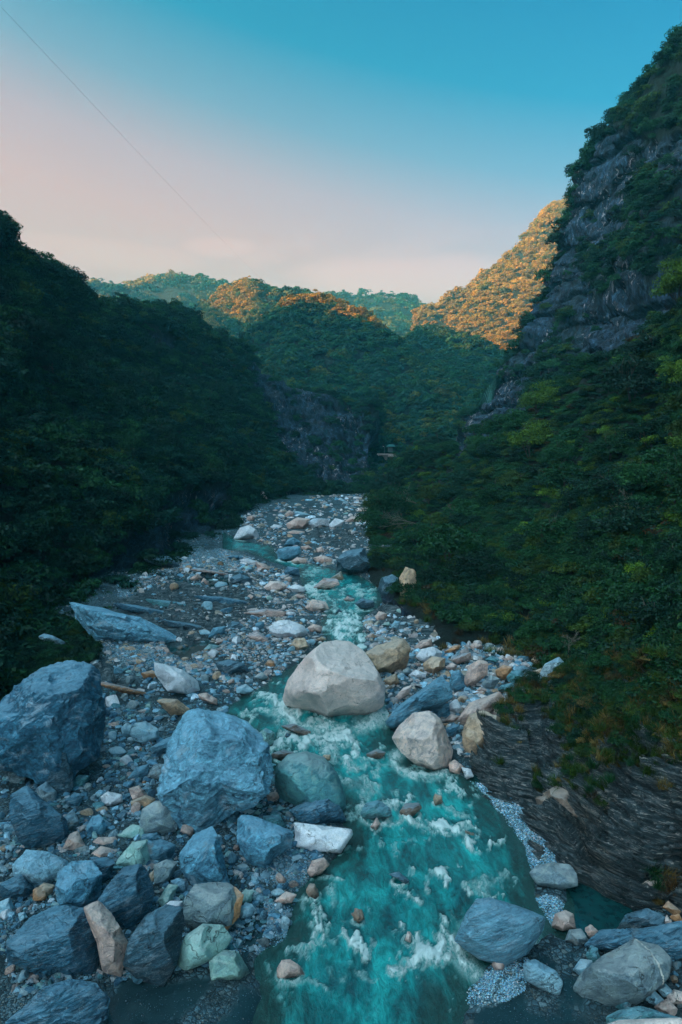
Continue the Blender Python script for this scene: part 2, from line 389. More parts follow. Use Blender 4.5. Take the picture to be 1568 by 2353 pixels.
POOLS = [pix('L', p) for p in ([(1060, 1080), (1170, 1090), (1290, 1040), (1330, 1070), (1250, 1130), (1180, 1160), (1080, 1140)],
                                [(1040, 650), (1150, 650), (1250, 690), (1180, 710), (1060, 680)],
                                [(1260, 640), (1420, 650), (1440, 700), (1320, 720)])] + \
        [pix('B', [(1100, 1000), (1180, 1010), (1300, 1060), (1330, 1140), (1260, 1200), (1180, 1260), (1120, 1240), (1110, 1130), (1075, 1050)]),
         pix('B', [(590, 530), (720, 570), (850, 620), (960, 640), (880, 665), (830, 660), (740, 610), (640, 570)]),
         ]
POOLS = [G(p[:, 0], p[:, 1], 0.12)[:, :2] for p in POOLS]

ZONES = {
    'sand': [pix('A', [(470, 1480), (600, 1450), (780, 1480), (940, 1460), (1100, 1480), (1190, 1490), (1170, 1676), (470, 1676)]),
             pix('A', [(1080, 1180), (1180, 1080), (1330, 1060), (1330, 1250), (1200, 1340), (1100, 1400), (1060, 1260)]),
             pix('B', [(1080, 990), (1350, 1040), (1400, 1120), (1300, 1200), (1150, 1300), (1060, 1280)]),
             pix('B', [(860, 1380), (1100, 1340), (1120, 1676), (600, 1676), (620, 1600), (860, 1520)]),
             pix('B', [(560, 560), (700, 580), (980, 640), (920, 700), (860, 700), (740, 610)]),
             pix('L', [(1050, 1080), (1320, 1030), (1290, 1150), (1080, 1150)])],
    'gravel': [pix('B', [(590, 555), (700, 600), (830, 650), (925, 690), (900, 800), (960, 850), (1060, 920), (1070, 960), (960, 968), (890, 970), (850, 850), (780, 760), (700, 670)]),
               pix('B', [(890, 1100), (960, 1090), (1060, 1130), (1110, 1200), (1100, 1250), (1020, 1250), (950, 1190)]),
               pix('B', [(590, 1560), (620, 1480), (720, 1390), (870, 1380), (900, 1420), (860, 1540), (780, 1580), (650, 1580)]),
               pix('A', [(1180, 920), (1330, 900), (1400, 950), (1350, 1030), (1220, 1070), (1150, 1000)]),
               pix('A', [(1180, 1130), (1260, 1130), (1330, 1150), (1290, 1290), (1200, 1320), (1140, 1350), (1200, 1230)]),
               pix('L', [(560, 1060), (950, 1070), (1100, 1100), (1200, 1160), (1000, 1230), (800, 1200), (600, 1150), (480, 1110)]),
               pix('L', [(1060, 470), (1400, 460), (1580, 520), (1500, 620), (1200, 590), (1100, 550)]),
               pix('L', [(730, 690), (900, 700), (860, 800), (740, 800)])],
    'strata': [pix('L', [(880, 780), (1100, 700), (1500, 720), (1700, 790), (1600, 850), (1400, 1000), (1200, 1080), (1000, 1000), (800, 890), (660, 830)]),
               pix('L', [(200, 1150), (480, 1120), (620, 1200), (900, 1330), (930, 1390), (760, 1370), (600, 1280), (560, 1200)]),
               pix('C', [(960, 300), (1200, 280), (1260, 320), (1180, 400), (1100, 380), (960, 340)]),
               pix('C', [(1250, 700), (1400, 640), (1600, 700), (1700, 800), (1500, 900), (1350, 800)]),
               pix('C', [(470, 970), (620, 980), (680, 1050), (560, 1060)]),
               pix('B', [(1120, 1250), (1568, 1200), (1568, 1676), (1240, 1676), (1400, 1560), (1500, 1420), (1300, 1360)])],
}
def zone_w(px, py, key, soft):
    r = np.zeros(px.shape)
    for p in ZONES[key]:
        x0, y0 = p.min(0) - soft; x1, y1 = p.max(0) + soft
        m = (px > x0) & (px < x1) & (py > y0) & (py < y1)
        if m.any(): r[m] = np.maximum(r[m], 1 - sstep(-soft, soft, sdf(px[m], py[m], p)))
    return r

def strata_h(x, y, z=0.0, seed=5):
    """thin tilted layers cropping out as little steps"""
    wob = fbm(np.stack([x * .18, y * .18, y * 0], -1), 4, seed) * 2.2 + fbm(np.stack([x * .9, y * .9, y * 0], -1), 3, seed + 3) * .30
    t = (x * 0.50 + y * 0.86) * 0.9 + wob
    out = 0
    for lam, amp in ((1.7, .30), (.62, .14), (.23, .06)):
        u = t / lam + vnoise(np.stack([x * .35, y * .35, y * 0 + lam], -1), seed) * .8
        f = u - np.floor(u); out = out + amp * (f ** 0.6 - 0.6) * (0.6 + .8 * (_hash(np.floor(u).astype(np.int64), 3, 7, seed) * .5 + .5))
    return out
def bed_height(X, Y, full=True):
    d = sdf(X, Y, WATER)
    q = np.stack([X, Y, X * 0], -1)
    h = np.where(d < 0, -0.9 * sstep(0, 2.2, -d) - 0.04, 0.16 * sstep(0, 0.9, d) + 0.035 * np.clip(d, 0, 40))
    h = h + sstep(0.2, 3, d) * (0.20 * fbm(q * 0.35, 4, 3) + 0.06 * fbm(q * 1.9, 3, 9))
    h = h + fbm(q * 2.2, 3, 21) * 0.05 * sstep(-.5, .5, d)
    for p in POOLS:
        m = (X > p[:, 0].min() - 3) & (X < p[:, 0].max() + 3) & (Y > p[:, 1].min() - 3) & (Y < p[:, 1].max() + 3)
        if m.any():
            dd = sdf(X[m], Y[m], p) + 1.1 * fbm(np.stack([X[m] * .8, Y[m] * .6, X[m] * 0], -1), 3, 61); h[m] = h[m] + (-0.28 - h[m]) * (1 - sstep(-0.3, 0.9, dd))
    if not full: return h
    px, py, _ = proj(np.stack([X, Y, np.full(X.shape, .3)], -1))
    wn = np.stack([X * .6, Y * .35, X * 0], -1); px = px + 26 * fbm(wn, 4, 71); py = py + 16 * fbm(wn, 4, 72)
    s = zone_w(px, py, 'sand', 9); g = zone_w(px, py, 'gravel', 7); st = zone_w(px, py, 'strata', 14)
    h = h + st * strata_h(X, Y) * sstep(0, 1.0, d) * (1.3 + .02 * Y)
    h = np.where(d > 0, h - s * 0.5 * np.clip(h - 0.10, 0, 9), h)
    return h, d, s, g, st

NV, NU = 620, 460
ys = np.geomspace(7.0, 640.0, NV); us = np.linspace(-1, 1, NU)
YY = np.repeat(ys[:, None], NU, 1); XX = us[None, :] * (7 + 0.62 * YY)
HH, DD, ZS, ZG, ZT = bed_height(XX.ravel(), YY.ravel())
ZS = ZS * sstep(-.34, -.02, fbm(np.stack([XX.ravel() * .7, YY.ravel() * .5, XX.ravel() * 0], -1), 5, 88, .6))
rise = 0.10 * np.clip(YY.ravel() - 250, 0, 200)
BV = np.stack([XX.ravel(), YY.ravel(), HH + rise], -1)

def mat_bed():
    m, w = new_mat('river_bed'); tc = w.n('ShaderNodeTexCoord'); co = tc.outputs['Object']
    A = lambda n: w.n('ShaderNodeAttribute', attribute_name=n).outputs['Fac']
    sand, grav, stra, dist = A('sand'), A('gravel'), A('strata'), A('dist')
    def peb(scale):
        v = w.n('ShaderNodeTexVoronoi', {'Vector': co, 'Scale': scale, 'Randomness': 1.0})
        e = w.n('ShaderNodeTexVoronoi', {'Vector': co, 'Scale': scale}, feature='DISTANCE_TO_EDGE').outputs[0]
        hsv = w.n('ShaderNodeSeparateColor', {0: v.outputs['Color']})
        c = w.ramp(hsv.outputs[0], [(0.0, (0.04, 0.07, 0.085)), (0.4, (0.12, 0.18, 0.21)), (0.65, (0.28, 0.35, 0.38)), (0.85, (0.52, 0.50, 0.50)), (1.0, (0.42, 0.27, 0.2))])
        c = w.mix(w.mapr(e, 0.0, 0.16), (0.008, 0.014, 0.017), c)
        return c, w.mapr(e, 0.0, 0.3)
    c1, h1 = peb(4.5); c2, h2 = peb(13.0)
    n = w.noise(co, 0.7, 5, 0.6).outputs[0]
    f = w.mapr(n, 0.42, 0.58)
    c = w.mix(f, c1, c2)
    c = w.mix(w.math('MULTIPLY', w.mapr(w.noise(co, 0.35, 5, .6).outputs[0], .45, .62), .75), c, (0.035, 0.05, 0.052))
    c = w.mix(1.0, c, (0.46, 0.66, 0.74), 'MULTIPLY')
    c = w.mix(grav, c, w.mix(1.0, c2, (1.15, 1.4, 1.5), 'MULTIPLY'))
    hgt = w.math('ADD', w.math('MULTIPLY', h1, 0.35), w.math('MULTIPLY', h2, 0.18))
    # bedded slate
    mp = w.n('ShaderNodeMapping', {0: co}); mp.inputs['Rotation'].default_value = (0, 0, -0.53); mp.inputs['Scale'].default_value = (0.22, 1.6, 2.0)
    sn = w.noise(mp.outputs[0], 2.4, 8, 0.72, 0.6).outputs[0]
    sc_ = w.ramp(sn, [(0.34, (0.006, 0.014, 0.018)), (0.47, (0.03, 0.05, 0.06)), (0.56, (0.11, 0.14, 0.155)), (0.64, (0.38, 0.34, 0.32))])
    c = w.mix(stra, c, sc_)
    # dark wet sand
    fs = w.noise(co, 40, 3, 0.7).outputs[0]
    sd = w.ramp(fs, [(0.35, (0.006, 0.022, 0.027)), (0.6, (0.016, 0.042, 0.05)), (0.72, (0.10, 0.15, 0.17))])
    c = w.mix(sand, c, sd)
    # wet rim along the river
    wet = w.mapr(dist, 0.0, 0.8, 1, 0)
    c = w.mix(w.math('MULTIPLY', wet, 0.6), c, w.mix(1.0, c, (0.3, 0.34, 0.34), 'MULTIPLY'))
    rough = w.math('SUBTRACT', 0.75, w.math('MULTIPLY', w.math('MAXIMUM', wet, sand), 0.42))
    hh = w.math('ADD', w.math('MULTIPLY', hgt, w.math('SUBTRACT', 1.0, sand)), w.math('MULTIPLY', sn, w.math('MULTIPLY', stra, 1.2)))
    principled(w, c, rough, bump(w, hh, 1.0, 0.14), 0.35); return m
bed_me = mesh_from('riverbed', BV, grid_faces(NV, NU), mat_bed(), True, {'sand': ZS, 'gravel': ZG, 'strata': ZT, 'dist': DD})
tag(link('ground', bed_me), 'stony dark river bed with gravel bars and wet sand', kind='structure')

def ground_z(x, y):
    h = bed_height(np.atleast_1d(np.asarray(x, float)), np.atleast_1d(np.asarray(y, float)), False)
    return h

# far ground under everything, out to the horizon
m_, w_ = new_mat('far_soil'); tc_ = w_.n('ShaderNodeTexCoord')
principled(w_, w_.ramp(w_.noise(tc_.outputs['Object'], 0.02, 6).outputs[0], [(0.3, (0.015, 0.03, 0.015)), (0.7, (0.04, 0.06, 0.03))]), 0.9)
gv = np.array([(-1900, -1900, -2.2), (1900, -1900, -2.2), (1900, 1900, -2.2), (-1900, 1900, -2.2)])
tag(link('terrain', mesh_from('terrain', gv, np.array([[0, 1, 2, 3]]), m_)), 'low wooded valley land reaching to the horizon', kind='structure')

# ------------------------------------------------------------------ water
FOAM = []   # (centre x, y, rx, ry, strength) in photograph positions
def fo(code, lst):
    ox, oy, k = CROPS[code]
    for a, b, ra, rb, s in lst: FOAM.append((ox + a * k, oy + b * k, ra * k, rb * k, s))
fo('B', [(50, 390, 110, 55, .95), (200, 500, 90, 30, .6), (150, 620, 110, 40, .7), (330, 680, 90, 25, .7), (200, 690, 90, 30, .7), (480, 800, 130, 50, 1.0), (300, 790, 90, 40, .7), (630, 865, 130, 32, 1.1), (560, 700, 70, 30, .5),
         (400, 560, 130, 18, .6), (560, 590, 40, 18, .8), (400, 1080, 80, 50, 1.0), (680, 1030, 90, 80, .5), (700, 1090, 50, 25, .8), (90, 1240, 80, 40, .9), (350, 1330, 110, 60, 1.0), (420, 1380, 70, 40, .8), (120, 1110, 80, 60, .35),
         (550, 1350, 50, 60, .5), (120, 1430, 120, 60, .4), (480, 1250, 70, 40, .4), (560, 1450, 40, 30, .35), (520, 1580, 40, 30, .5), (100, 700, 60, 30, .6), (620, 470, 1, 1, .1), (90, 860, 60, 25, .6), (270, 920, 60, 20, .4), (600, 1180, 60, 40, .3)])
fo('C', [(1150, 830, 120, 40, 1.1), (1190, 760, 80, 60, .95), (1130, 790, 90, 30, 1.0), (1240, 620, 110, 30, .6), (1180, 590, 80, 20, .6), (1000, 600, 60, 60, .8), (1090, 700, 90, 50, .5), (1250, 690, 60, 25, .5), (980, 510, 60, 30, .5),
         (1040, 640, 70, 30, .6), (1220, 900, 60, 40, 1.0), (780, 1170, 70, 60, .9), (860, 1240, 110, 35, .95), (680, 1260, 110, 30, .7), (760, 440, 40, 10, .4), (730, 1150, 40, 30, .6), (1000, 470, 50, 15, .5)])
fo('A', [(1420, 390, 170, 60, .95), (1300, 430, 90, 40, .9), (1500, 480, 80, 60, .8), (1480, 330, 120, 30, .8), (1560, 620, 30, 60, .6), (1420, 1160, 60, 80, .5), (1500, 1290, 60, 30, .9), (1460, 1340, 60, 60, .6), (1480, 1030, 40, 50, .5),
         (1230, 1450, 80, 50, .35), (1400, 1480, 70, 90, .4)])
def mat_water():
    m, w = new_mat('glacial_water'); tc = w.n('ShaderNodeTexCoord'); co = tc.outputs['Object']
    A = lambda n: w.n('ShaderNodeAttribute', attribute_name=n).outputs['Fac']
    foam, dist, crest = A('foam'), A('dist'), A('crest')
    mp = w.n('ShaderNodeMapping', {0: co}); mp.inputs['Scale'].default_value = (1.5, 0.62, 1.0); mp.inputs['Rotation'].default_value = (0, 0, 0.12)
    q = mp.outputs[0]
    n1 = w.noise(q, 1.6, 6, 0.62, 1.4).outputs[0]
    n2 = w.noise(q, 4.6, 6, 0.68, 1.6).outputs[0]
    n3 = w.noise(q, 0.55, 4, 0.6, 0.8).outputs[0]
    deep = w.mapr(w.math('ADD', dist, w.math('MULTIPLY', w.math('SUBTRACT', n3, 0.5), 2.6)), 0.0, 2.3)
    c = w.ramp(n3, [(0.34, (0.003, 0.07, 0.08)), (0.5, (0.004, 0.17, 0.175)), (0.66, (0.012, 0.34, 0.33))])
    c = w.mix(deep, (0.010, 0.050, 0.045), c)
    c = w.mix(1.0, c, w.ramp(n1, [(0.35, (0.8, 0.84, 0.84)), (0.62, (1.55, 1.55, 1.55))]), 'MULTIPLY')
    c = w.mix(w.math('MULTIPLY', w.mapr(w.math('ADD', foam, w.math('MULTIPLY', crest, .25)), .1, 1.0), .9), c, (0.09, 0.50, 0.48))
    n4 = w.noise(q, 1.5, 8, 0.68, 2.4).outputs[0]
    web = w.math('SUBTRACT', 1.0, w.math('MULTIPLY', w.math('ABSOLUTE', w.math('SUBTRACT', n2, 0.5)), 9.0), )
    web2 = w.math('SUBTRACT', 1.0, w.math('MULTIPLY', w.math('ABSOLUTE', w.math('SUBTRACT', n4, 0.5)), 11.0))
    lace = w.math('MAXIMUM', w.math('MAXIMUM', web, web2), 0.0)
    k = w.math('ADD', w.math('MULTIPLY', foam, 1.0), w.math('MULTIPLY', crest, 0.30))
    k = w.math('ADD', k, w.math('MULTIPLY', w.math('SUBTRACT', n4, 0.5), 1.9))
    k = w.math('ADD', k, w.math('MULTIPLY', w.math('SUBTRACT', n2, 0.5), 1.3))
    k = w.math('ADD', k, w.math('MULTIPLY', lace, 0.22))
    f = w.mapr(k, 0.66, 1.20)
    thin = w.math('MULTIPLY', w.math('POWER', lace, 1.6), w.math('MULTIPLY', w.mapr(foam, 0.12, 0.5), 0.42))
    f = w.math('MAXIMUM', f, thin)
    c = w.mix(w.math('MULTIPLY', f, 0.92), c, (0.80, 0.86, 0.84))
    h = w.math('ADD', w.math('MULTIPLY', n1, 0.6), w.math('ADD', w.math('MULTIPLY', n2, 0.45), w.math('MULTIPLY', f, 0.25)))
    principled(w, c, w.mapr(f, 0, 1, 0.16, 0.6), bump(w, h, 1.0, 0.22), 0.5); return m
def build_water():
    nv, nu = 900, 220
    y = np.geomspace(4.5, 172, nv)
    V = []; lo = np.zeros(nv); hi = np.zeros(nv)
    for i, yy in enumerate(y):
        xs = []
        for a, b in zip(WATER, np.roll(WATER, -1, 0)):
            if (a[1] - yy) * (b[1] - yy) < 0: xs.append(a[0] + (b[0] - a[0]) * (yy - a[1]) / (b[1] - a[1]))
        lo[i], hi[i] = (min(xs), max(xs)) if xs else (lo[i - 1], hi[i - 1])
    pad = 1.2 + y * 0.01
    k = 41; ker = np.ones(k) / k
    mf = lambda a, fn: fn(np.stack([np.roll(np.pad(a, 30, 'edge'), s_)[30:-30] for s_ in range(-20, 21)]), 0)
    lo, hi = mf(lo, np.min), mf(hi, np.max)
    for _ in range(3): lo = np.convolve(np.pad(lo, k // 2, 'edge'), ker, 'valid'); hi = np.convolve(np.pad(hi, k // 2, 'edge'), ker, 'valid')
    lo -= pad; hi += pad
    X = lo[:, None] + (hi - lo)[:, None] * np.linspace(0, 1, nu)[None]; Y = np.repeat(y[:, None], nu, 1)
    X = X.ravel(); Y = Y.ravel(); d = -sdf(X, Y, WATER)
    px, py, _ = proj(np.stack([X, Y, X * 0], -1))
    foam = 0.36 * sstep(-.15, .5, fbm(np.stack([X * .22, Y * .12, X * 0], -1), 4, 35)) * sstep(0.2, 2.0, d)
    wx = px + 190 * fbm(np.stack([X * .9, Y * .5, X * 0], -1), 6, 31, .6) * np.clip(22 / Y, .08, 1); wy = py + 130 * fbm(np.stack([X * .9, Y * .5, X * 0 + 9], -1), 6, 32, .6) * np.clip(22 / Y, .08, 1)
    for cx, cy, rx, ry, s in FOAM:
        r = np.sqrt(((wx - cx) / (rx * 1.15)) ** 2 + ((wy - cy) / (ry * 1.15)) ** 2)
        foam = np.maximum(foam, s * (1 - sstep(0.25, 1.15, r)))
    for c, r in WROCKS:                          # broken water round the stones that stand in the stream
        dd = np.sqrt((X - c[0]) ** 2 + (Y - c[1]) ** 2) / r
        foam = np.maximum(foam, 0.75 * np.exp(-((dd - 1.1) / .35) ** 2))
    q = np.stack([X * 1.0, Y * 0.62, X * 0], -1)
    foam = foam * (0.30 + 0.85 * sstep(-.38, .30, fbm(q * 1.5, 5, 37, .6) + .22 * foam))
    wq = q + 0.5 * np.stack([fbm(q * .8, 2, 5), fbm(q * .8, 2, 6), q[:, 0] * 0], -1)
    r1 = fbm(wq * 1.1, 4, 41, ridged=True); r2 = fbm(wq * 3.4, 3, 43, ridged=True)
    crest = np.clip(r1 * .6 + r2 * .5, -1, 1)
    turb = 0.25 + foam
    z = 0.02 + (0.19 * r1 + 0.10 * r2) * turb * sstep(-.2, 1.0, d) + foam * 0.06
    me = mesh_from('river', np.stack([X, Y, z], -1), grid_faces(nv, nu), mat_water(), True, {'foam': foam, 'dist': d, 'crest': crest})
    tag(link('river', me), 'turquoise white-water river running down between the boulders', kind='structure')
    m, w = new_mat('still_water'); tc = w.n('ShaderNodeTexCoord')
    n = w.noise(tc.outputs['Object'], 3.0, 4).outputs[0]
    principled(w, w.ramp(n, [(0.3, (0.004, 0.028, 0.032)), (0.7, (0.006, 0.06, 0.062))]), 0.07, bump(w, n, 0.3, 0.03), 0.6)
    for i, p in enumerate(POOLS):
        c = p.mean(0); q = c + (p - c) * 1.35
        n_ = len(q); V = np.vstack([np.c_[q, np.full(n_, 0.07)], [[c[0], c[1], 0.07]]])
        tag(link('water', mesh_from('water', V, np.array([[k, (k + 1) % n_, n_] for k in range(n_)]), m)), 'still dark pool left between the stones', kind='structure')

# ------------------------------------------------------------------ hillsides
def catmull(A, n, axis):
    A = np.moveaxis(A, axis, 0); m = len(A); t = np.linspace(0, m - 1, n); i = np.clip(t.astype(int), 0, m - 2); f = (t - i)[(...,) + (None,) * (A.ndim - 1)]
    g = lambda k: A[np.clip(i + k, 0, m - 1)]
    p0, p1, p2, p3 = g(-1), g(0), g(1), g(2)
    r = 0.5 * (2 * p1 + (p2 - p0) * f + (2 * p0 - 5 * p1 + 4 * p2 - p3) * f ** 2 + (3 * p1 - p0 - 3 * p2 + p3) * f ** 3)
    return np.moveaxis(r, 0, axis)
def cp(e):
    if e[0] == 'w': return np.array(e[1:], float)
    if e[0] == 'g': return G(e[1], e[2], e[3] if len(e) > 3 else 0.0)
    return P(e[0], e[1], e[2])
class Sheet:
    pass
def hillside(name, rows, nv, nu, mat, label, amp, freq, seed, bare=None, ridged=0.5, kind='structure', cat=None, edge=0.0, extra=None):
    R = np.array([[cp(e) for e in r] for r in rows])
    S = catmull(catmull(R, nv, 0), nu, 1)
    du = np.gradient(S, axis=1); dv = np.gradient(S, axis=0); N = np.cross(du, dv); N /= np.linalg.norm(N, axis=-1, keepdims=True) + 1e-9
    N *= np.sign((N * (np.array([0, 0, H_CAM]) - S)).sum(-1).mean()) or 1
    q = S.reshape(-1, 3)
    n = (fbm(q * freq, 6, seed) * (1 - ridged) + fbm(q * freq, 6, seed + 50, ridged=True) * ridged).reshape(nv, nu)
    v = np.linspace(0, 1, nv)[:, None]
    fall = sstep(0, 0.08, v) if edge else 1
    S = S + N * (n * amp * fall)[..., None]
    if extra is not None: S = extra(S, N)
    V = S.reshape(-1, 3); px, py, _ = proj(V)
    b = np.zeros(len(V)) if bare is None else bare(px, py, V)
    o = link(name, mesh_from(name, V, grid_faces(nv, nu), mat, True, {'bare': b})); tag(o, label, cat, kind=kind)
    s = Sheet(); s.S = S; s.N = N; s.bare = b.reshape(nv, nu); s.px = px.reshape(nv, nu); s.py = py.reshape(nv, nu); s.o = o
    return s
def blobs(lst, code='D', jit=14, seed=1):
    polys = [pix(code, p) for p in lst]
    def f(px, py, V):
        j = fbm(V * .08, 4, seed) * jit * 2; k = fbm(V * .08, 4, seed + 5) * jit * 2; r = np.zeros(len(px))
        for p in polys: r = np.maximum(r, 1 - sstep(-8, 10, sdf(px + j, py + k, p)))
        return r
    return f
def sample(sheet, n, rng, dens=None):
    """area-weighted points on a hillside"""
    S = sheet.S; A = S[:-1, :-1]; B = S[:-1, 1:]; C = S[1:, :-1]
    ar = np.linalg.norm(np.cross(B - A, C - A), axis=-1); bare = sheet.bare[:-1, :-1]
    px, py = sheet.px[:-1, :-1], sheet.py[:-1, :-1]
    wgt = ar * (1 - sstep(.42, .80, bare) * 0.95)
    if dens is not None: wgt = wgt * dens(px, py, A)
    vis = (px > -260) & (px < 1830) & (A[..., 1] > 3); wgt = wgt * np.where(vis, 1, 0.0)
    p = (wgt / wgt.sum()).ravel(); i = rng.choice(len(p), n, p=p)
    u, v = rng.random(n)[:, None], rng.random(n)[:, None]
    A = A.reshape(-1, 3)[i]; B = B.reshape(-1, 3)[i]; C = C.reshape(-1, 3)[i]
    return A + (B - A) * u + (C - A) * v, sheet.N[:-1, :-1].reshape(-1, 3)[i]

# ------------------------------------------------------------------ the slopes of the gorge
def rows_of(cols, bulge=0.0, back=(0, 60, -40), ts=(0.33, 0.66)):
    """columns of (foot, crest) -> rows foot-under, foot, between, crest, behind"""
    foot = [cp(c[0]) for c in cols]; top = [cp(c[1]) for c in cols]; R = []
    W = lambda p: ('w', p[0], p[1], p[2])
    R.append([W(f + np.array([0, -1.0, -2.5]) + (f - t) * 0.03) for f, t in zip(foot, top)])
    R.append([W(f) for f in foot])
    for t_ in ts:
        R.append([W(f + (t - f) * t_ + np.array([0, 0, bulge * math.sin(math.pi * t_) * np.linalg.norm(t - f)])) for f, t in zip(foot, top)])
    R.append([W(t) for t in top])
    R.append([W(t + np.array(back) * np.linalg.norm(t - f) / 100) for f, t in zip(foot, top)])
    R.append([W(t + np.array(back) * np.linalg.norm(t - f) / 100 * np.array([2.4, 2.4, 2.8])) for f, t in zip(foot, top)])
    return R
G0 = lambda x, y, z=0.0: ('g', x, y, z)
left_cols = [
    (('w', -30, -40, 0), ('w', -150, -30, 150)), (('w', -27, 5, 0), ('w', -135, 35, 140)), (('w', -25, 30, 0), ('w', -118, 80, 122)),
    (G0(-60, 1590, 1.1), (-100, 490, 150)), (G0(10, 1520, 1.1), (0, 556, 165)), (G0(90, 1470, 1.1), (105, 636, 185)), (G0(180, 1400, 1.1), (215, 682, 215)), (G0(300, 1325, 1.1), (340, 715, 245)),
    (G0(400, 1255, 1.1), (440, 742, 268)), (G0(505, 1212, 1.1), (545, 806, 285)), (G0(590, 1165, 1.1), (650, 866, 296)), (G0(690, 1143, 1.1), (755, 905, 300)),
    (G0(790, 1135, 1.1), (835, 945, 298)), (G0(862, 1128, 1.1), (850, 955, 300)), (('w', 16, 330, 0), ('w', 5, 350, 28)), (('w', -10, 420, 0), ('w', -30, 430, 40))]
bareL = blobs([[(545, 800), (640, 850), (740, 900), (790, 940), (850, 950), (865, 1120), (800, 1130), (700, 1120), (650, 1050), (600, 930), (560, 860)],
               [(170, 640), (250, 670), (270, 720), (230, 740), (190, 700)], [(300, 740), (350, 760), (420, 800), (390, 830), (330, 800)],
               [(330, 1175), (430, 1135), (520, 1120), (545, 1190), (512, 1275), (420, 1290), (330, 1340), (180, 1430), (140, 1400), (250, 1290)],
               [(520, 1190), (700, 1130), (740, 1150), (600, 1180)]], 'D', 14, 11)
def craggy(bare_fn, amp_edge=2.0, lam=9.0, seed=3):
    """break the bare parts into ledges and buttresses"""
    def f(S, N):
        V = S.reshape(-1, 3); px, py, _ = proj(V); b = bare_fn(px, py, V)
        w1 = fbm(V * .05, 3, seed) * 6
        u = (V[:, 2] + w1 + V[:, 0] * .25) / lam; st = (u - np.floor(u)) ** 3
        u2 = (V[:, 2] * .7 + w1 * 1.5 + V[:, 0] * .5) / (lam * .34); st2 = (u2 - np.floor(u2)) ** 2
        r = fbm(V * np.array([.16, .16, .05]), 5, seed + 9, ridged=True) + .55 * fbm(V * np.array([.5, .5, .22]), 4, seed + 19, ridged=True)
        d = b * (amp_edge * st + amp_edge * .4 * st2 + amp_edge * .9 * r)
        return S + N * d.reshape(S.shape[:2])[..., None]
    return f
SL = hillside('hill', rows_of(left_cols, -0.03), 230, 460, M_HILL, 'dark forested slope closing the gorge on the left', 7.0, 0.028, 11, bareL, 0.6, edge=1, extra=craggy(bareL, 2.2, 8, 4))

# unseen mountain added on the left to keep the sun off the gorge
mt = [(('w', -260, -500, 0), ('w', -380, -500, 300)), (('w', -250, -200, 0), ('w', -370, -200, 300)), (('w', -240, 0, 20), ('w', -360, 0, 285)),
      (('w', -235, 150, 20), ('w', -360, 140, 255)), (('w', -240, 260, 20), ('w', -370, 260, SHADE[0])), (('w', -260, 360, 20), ('w', -380, 350, SHADE[1])),
      (('w', -290, 450, 20), ('w', -400, 440, SHADE[2])), (('w', -330, 540, 20), ('w', -430, 540, SHADE[3])), (('w', -380, 640, 20), ('w', -480, 640, SHADE[4])), (('w', -450, 760, 20), ('w', -560, 760, SHADE[5])), (('w', -500, 930, 20), ('w', -610, 920, 262))]
MT = hillside('mountain', rows_of(mt, 0.0, (-60, 0, -40)), 60, 240, M_HILL, 'unseen mountain added on the left to shade the gorge', 14, 0.012, 91, None, 0.4)

right_cols = [
    (G0(856, 1150, 0.9), (872, 1085, 262)), (G0(846, 1205, 0.9), (900, 1075, 245)), (G0(855, 1290, 0.9), (940, 1062, 222)), (G0(880, 1372, 0.9), (990, 1045, 200)), (G0(950, 1410, 0.9), (1050, 1025, 182)),
    (G0(1010, 1452, 0.9), (1120, 985, 168)), (G0(1100, 1488, 0.9), (1210, 950, 152)), (G0(1200, 1522, 0.9), (1300, 905, 138)), ((1290, 1570, 50), (1400, 865, 124)),
    ((1400, 1585, 42), (1500, 780, 110)), ((1520, 1590, 36), (1580, 710, 98)), ((1700, 1560, 31), (1720, 600, 88)), (('w', 26, 18, 8), ('w', 78, 50, 62)), (('w', 26, -15, 8), ('w', 90, 0, 70))]
bareR = blobs([[(830, 1340), (880, 1350), (950, 1410), (1000, 1460), (960, 1480), (860, 1420)], [(1030, 1010), (1120, 940), (1235, 925), (1200, 970), (1090, 1035), (1035, 1075)]], 'D', 10, 21)
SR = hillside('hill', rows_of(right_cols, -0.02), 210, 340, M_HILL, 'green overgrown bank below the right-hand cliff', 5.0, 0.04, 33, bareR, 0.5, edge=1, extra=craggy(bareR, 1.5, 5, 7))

cliff_cols = [
    ((1030, 1075, 242), (1037, 1000, 262)), ((1050, 1060, 232), (1090, 932, 258)), ((1100, 1040, 216), (1142, 822, 252)), ((1150, 1020, 202), (1230, 706, 246)),
    ((1215, 995, 190), (1276, 596, 240)), ((1280, 965, 180), (1312, 484, 234)), ((1350, 930, 170), (1358, 366, 228)), ((1410, 910, 158), (1424, 258, 214)),
    ((1480, 860, 144), (1500, 176, 202)), ((1568, 800, 130), (1585, 82, 186)), ((1700, 720, 116), (1720, -60, 172)), (('w', 92, 60, 55), ('w', 145, 90, 190)), (('w', 100, 0, 60), ('w', 165, 0, 200))]
_bc = blobs([[(1040, 1080), (1060, 960), (1120, 830), (1200, 710), (1240, 600), (1280, 470), (1330, 340), (1400, 300), (1480, 330), (1600, 300), (1700, 500), (1600, 700), (1500, 760), (1420, 860), (1340, 860), (1240, 960), (1120, 1050)]], 'D', 26, 31)
_bc2 = blobs([[(1480, 380), (1568, 420), (1600, 620), (1480, 640), (1400, 560)], [(1330, 580), (1400, 560), (1430, 650), (1360, 690)], [(1240, 830), (1330, 800), (1390, 880), (1300, 930), (1220, 930)], [(1500, 100), (1620, 80), (1620, 280), (1500, 260), (1440, 300)]], 'D', 20, 37)
bareC = lambda px, py, V: np.clip(_bc(px, py, V) - 0.55 * _bc2(px, py, V), 0, 1) * (1 - .35 * sstep(.16, .36, fbm(V * .045, 4, 77)))
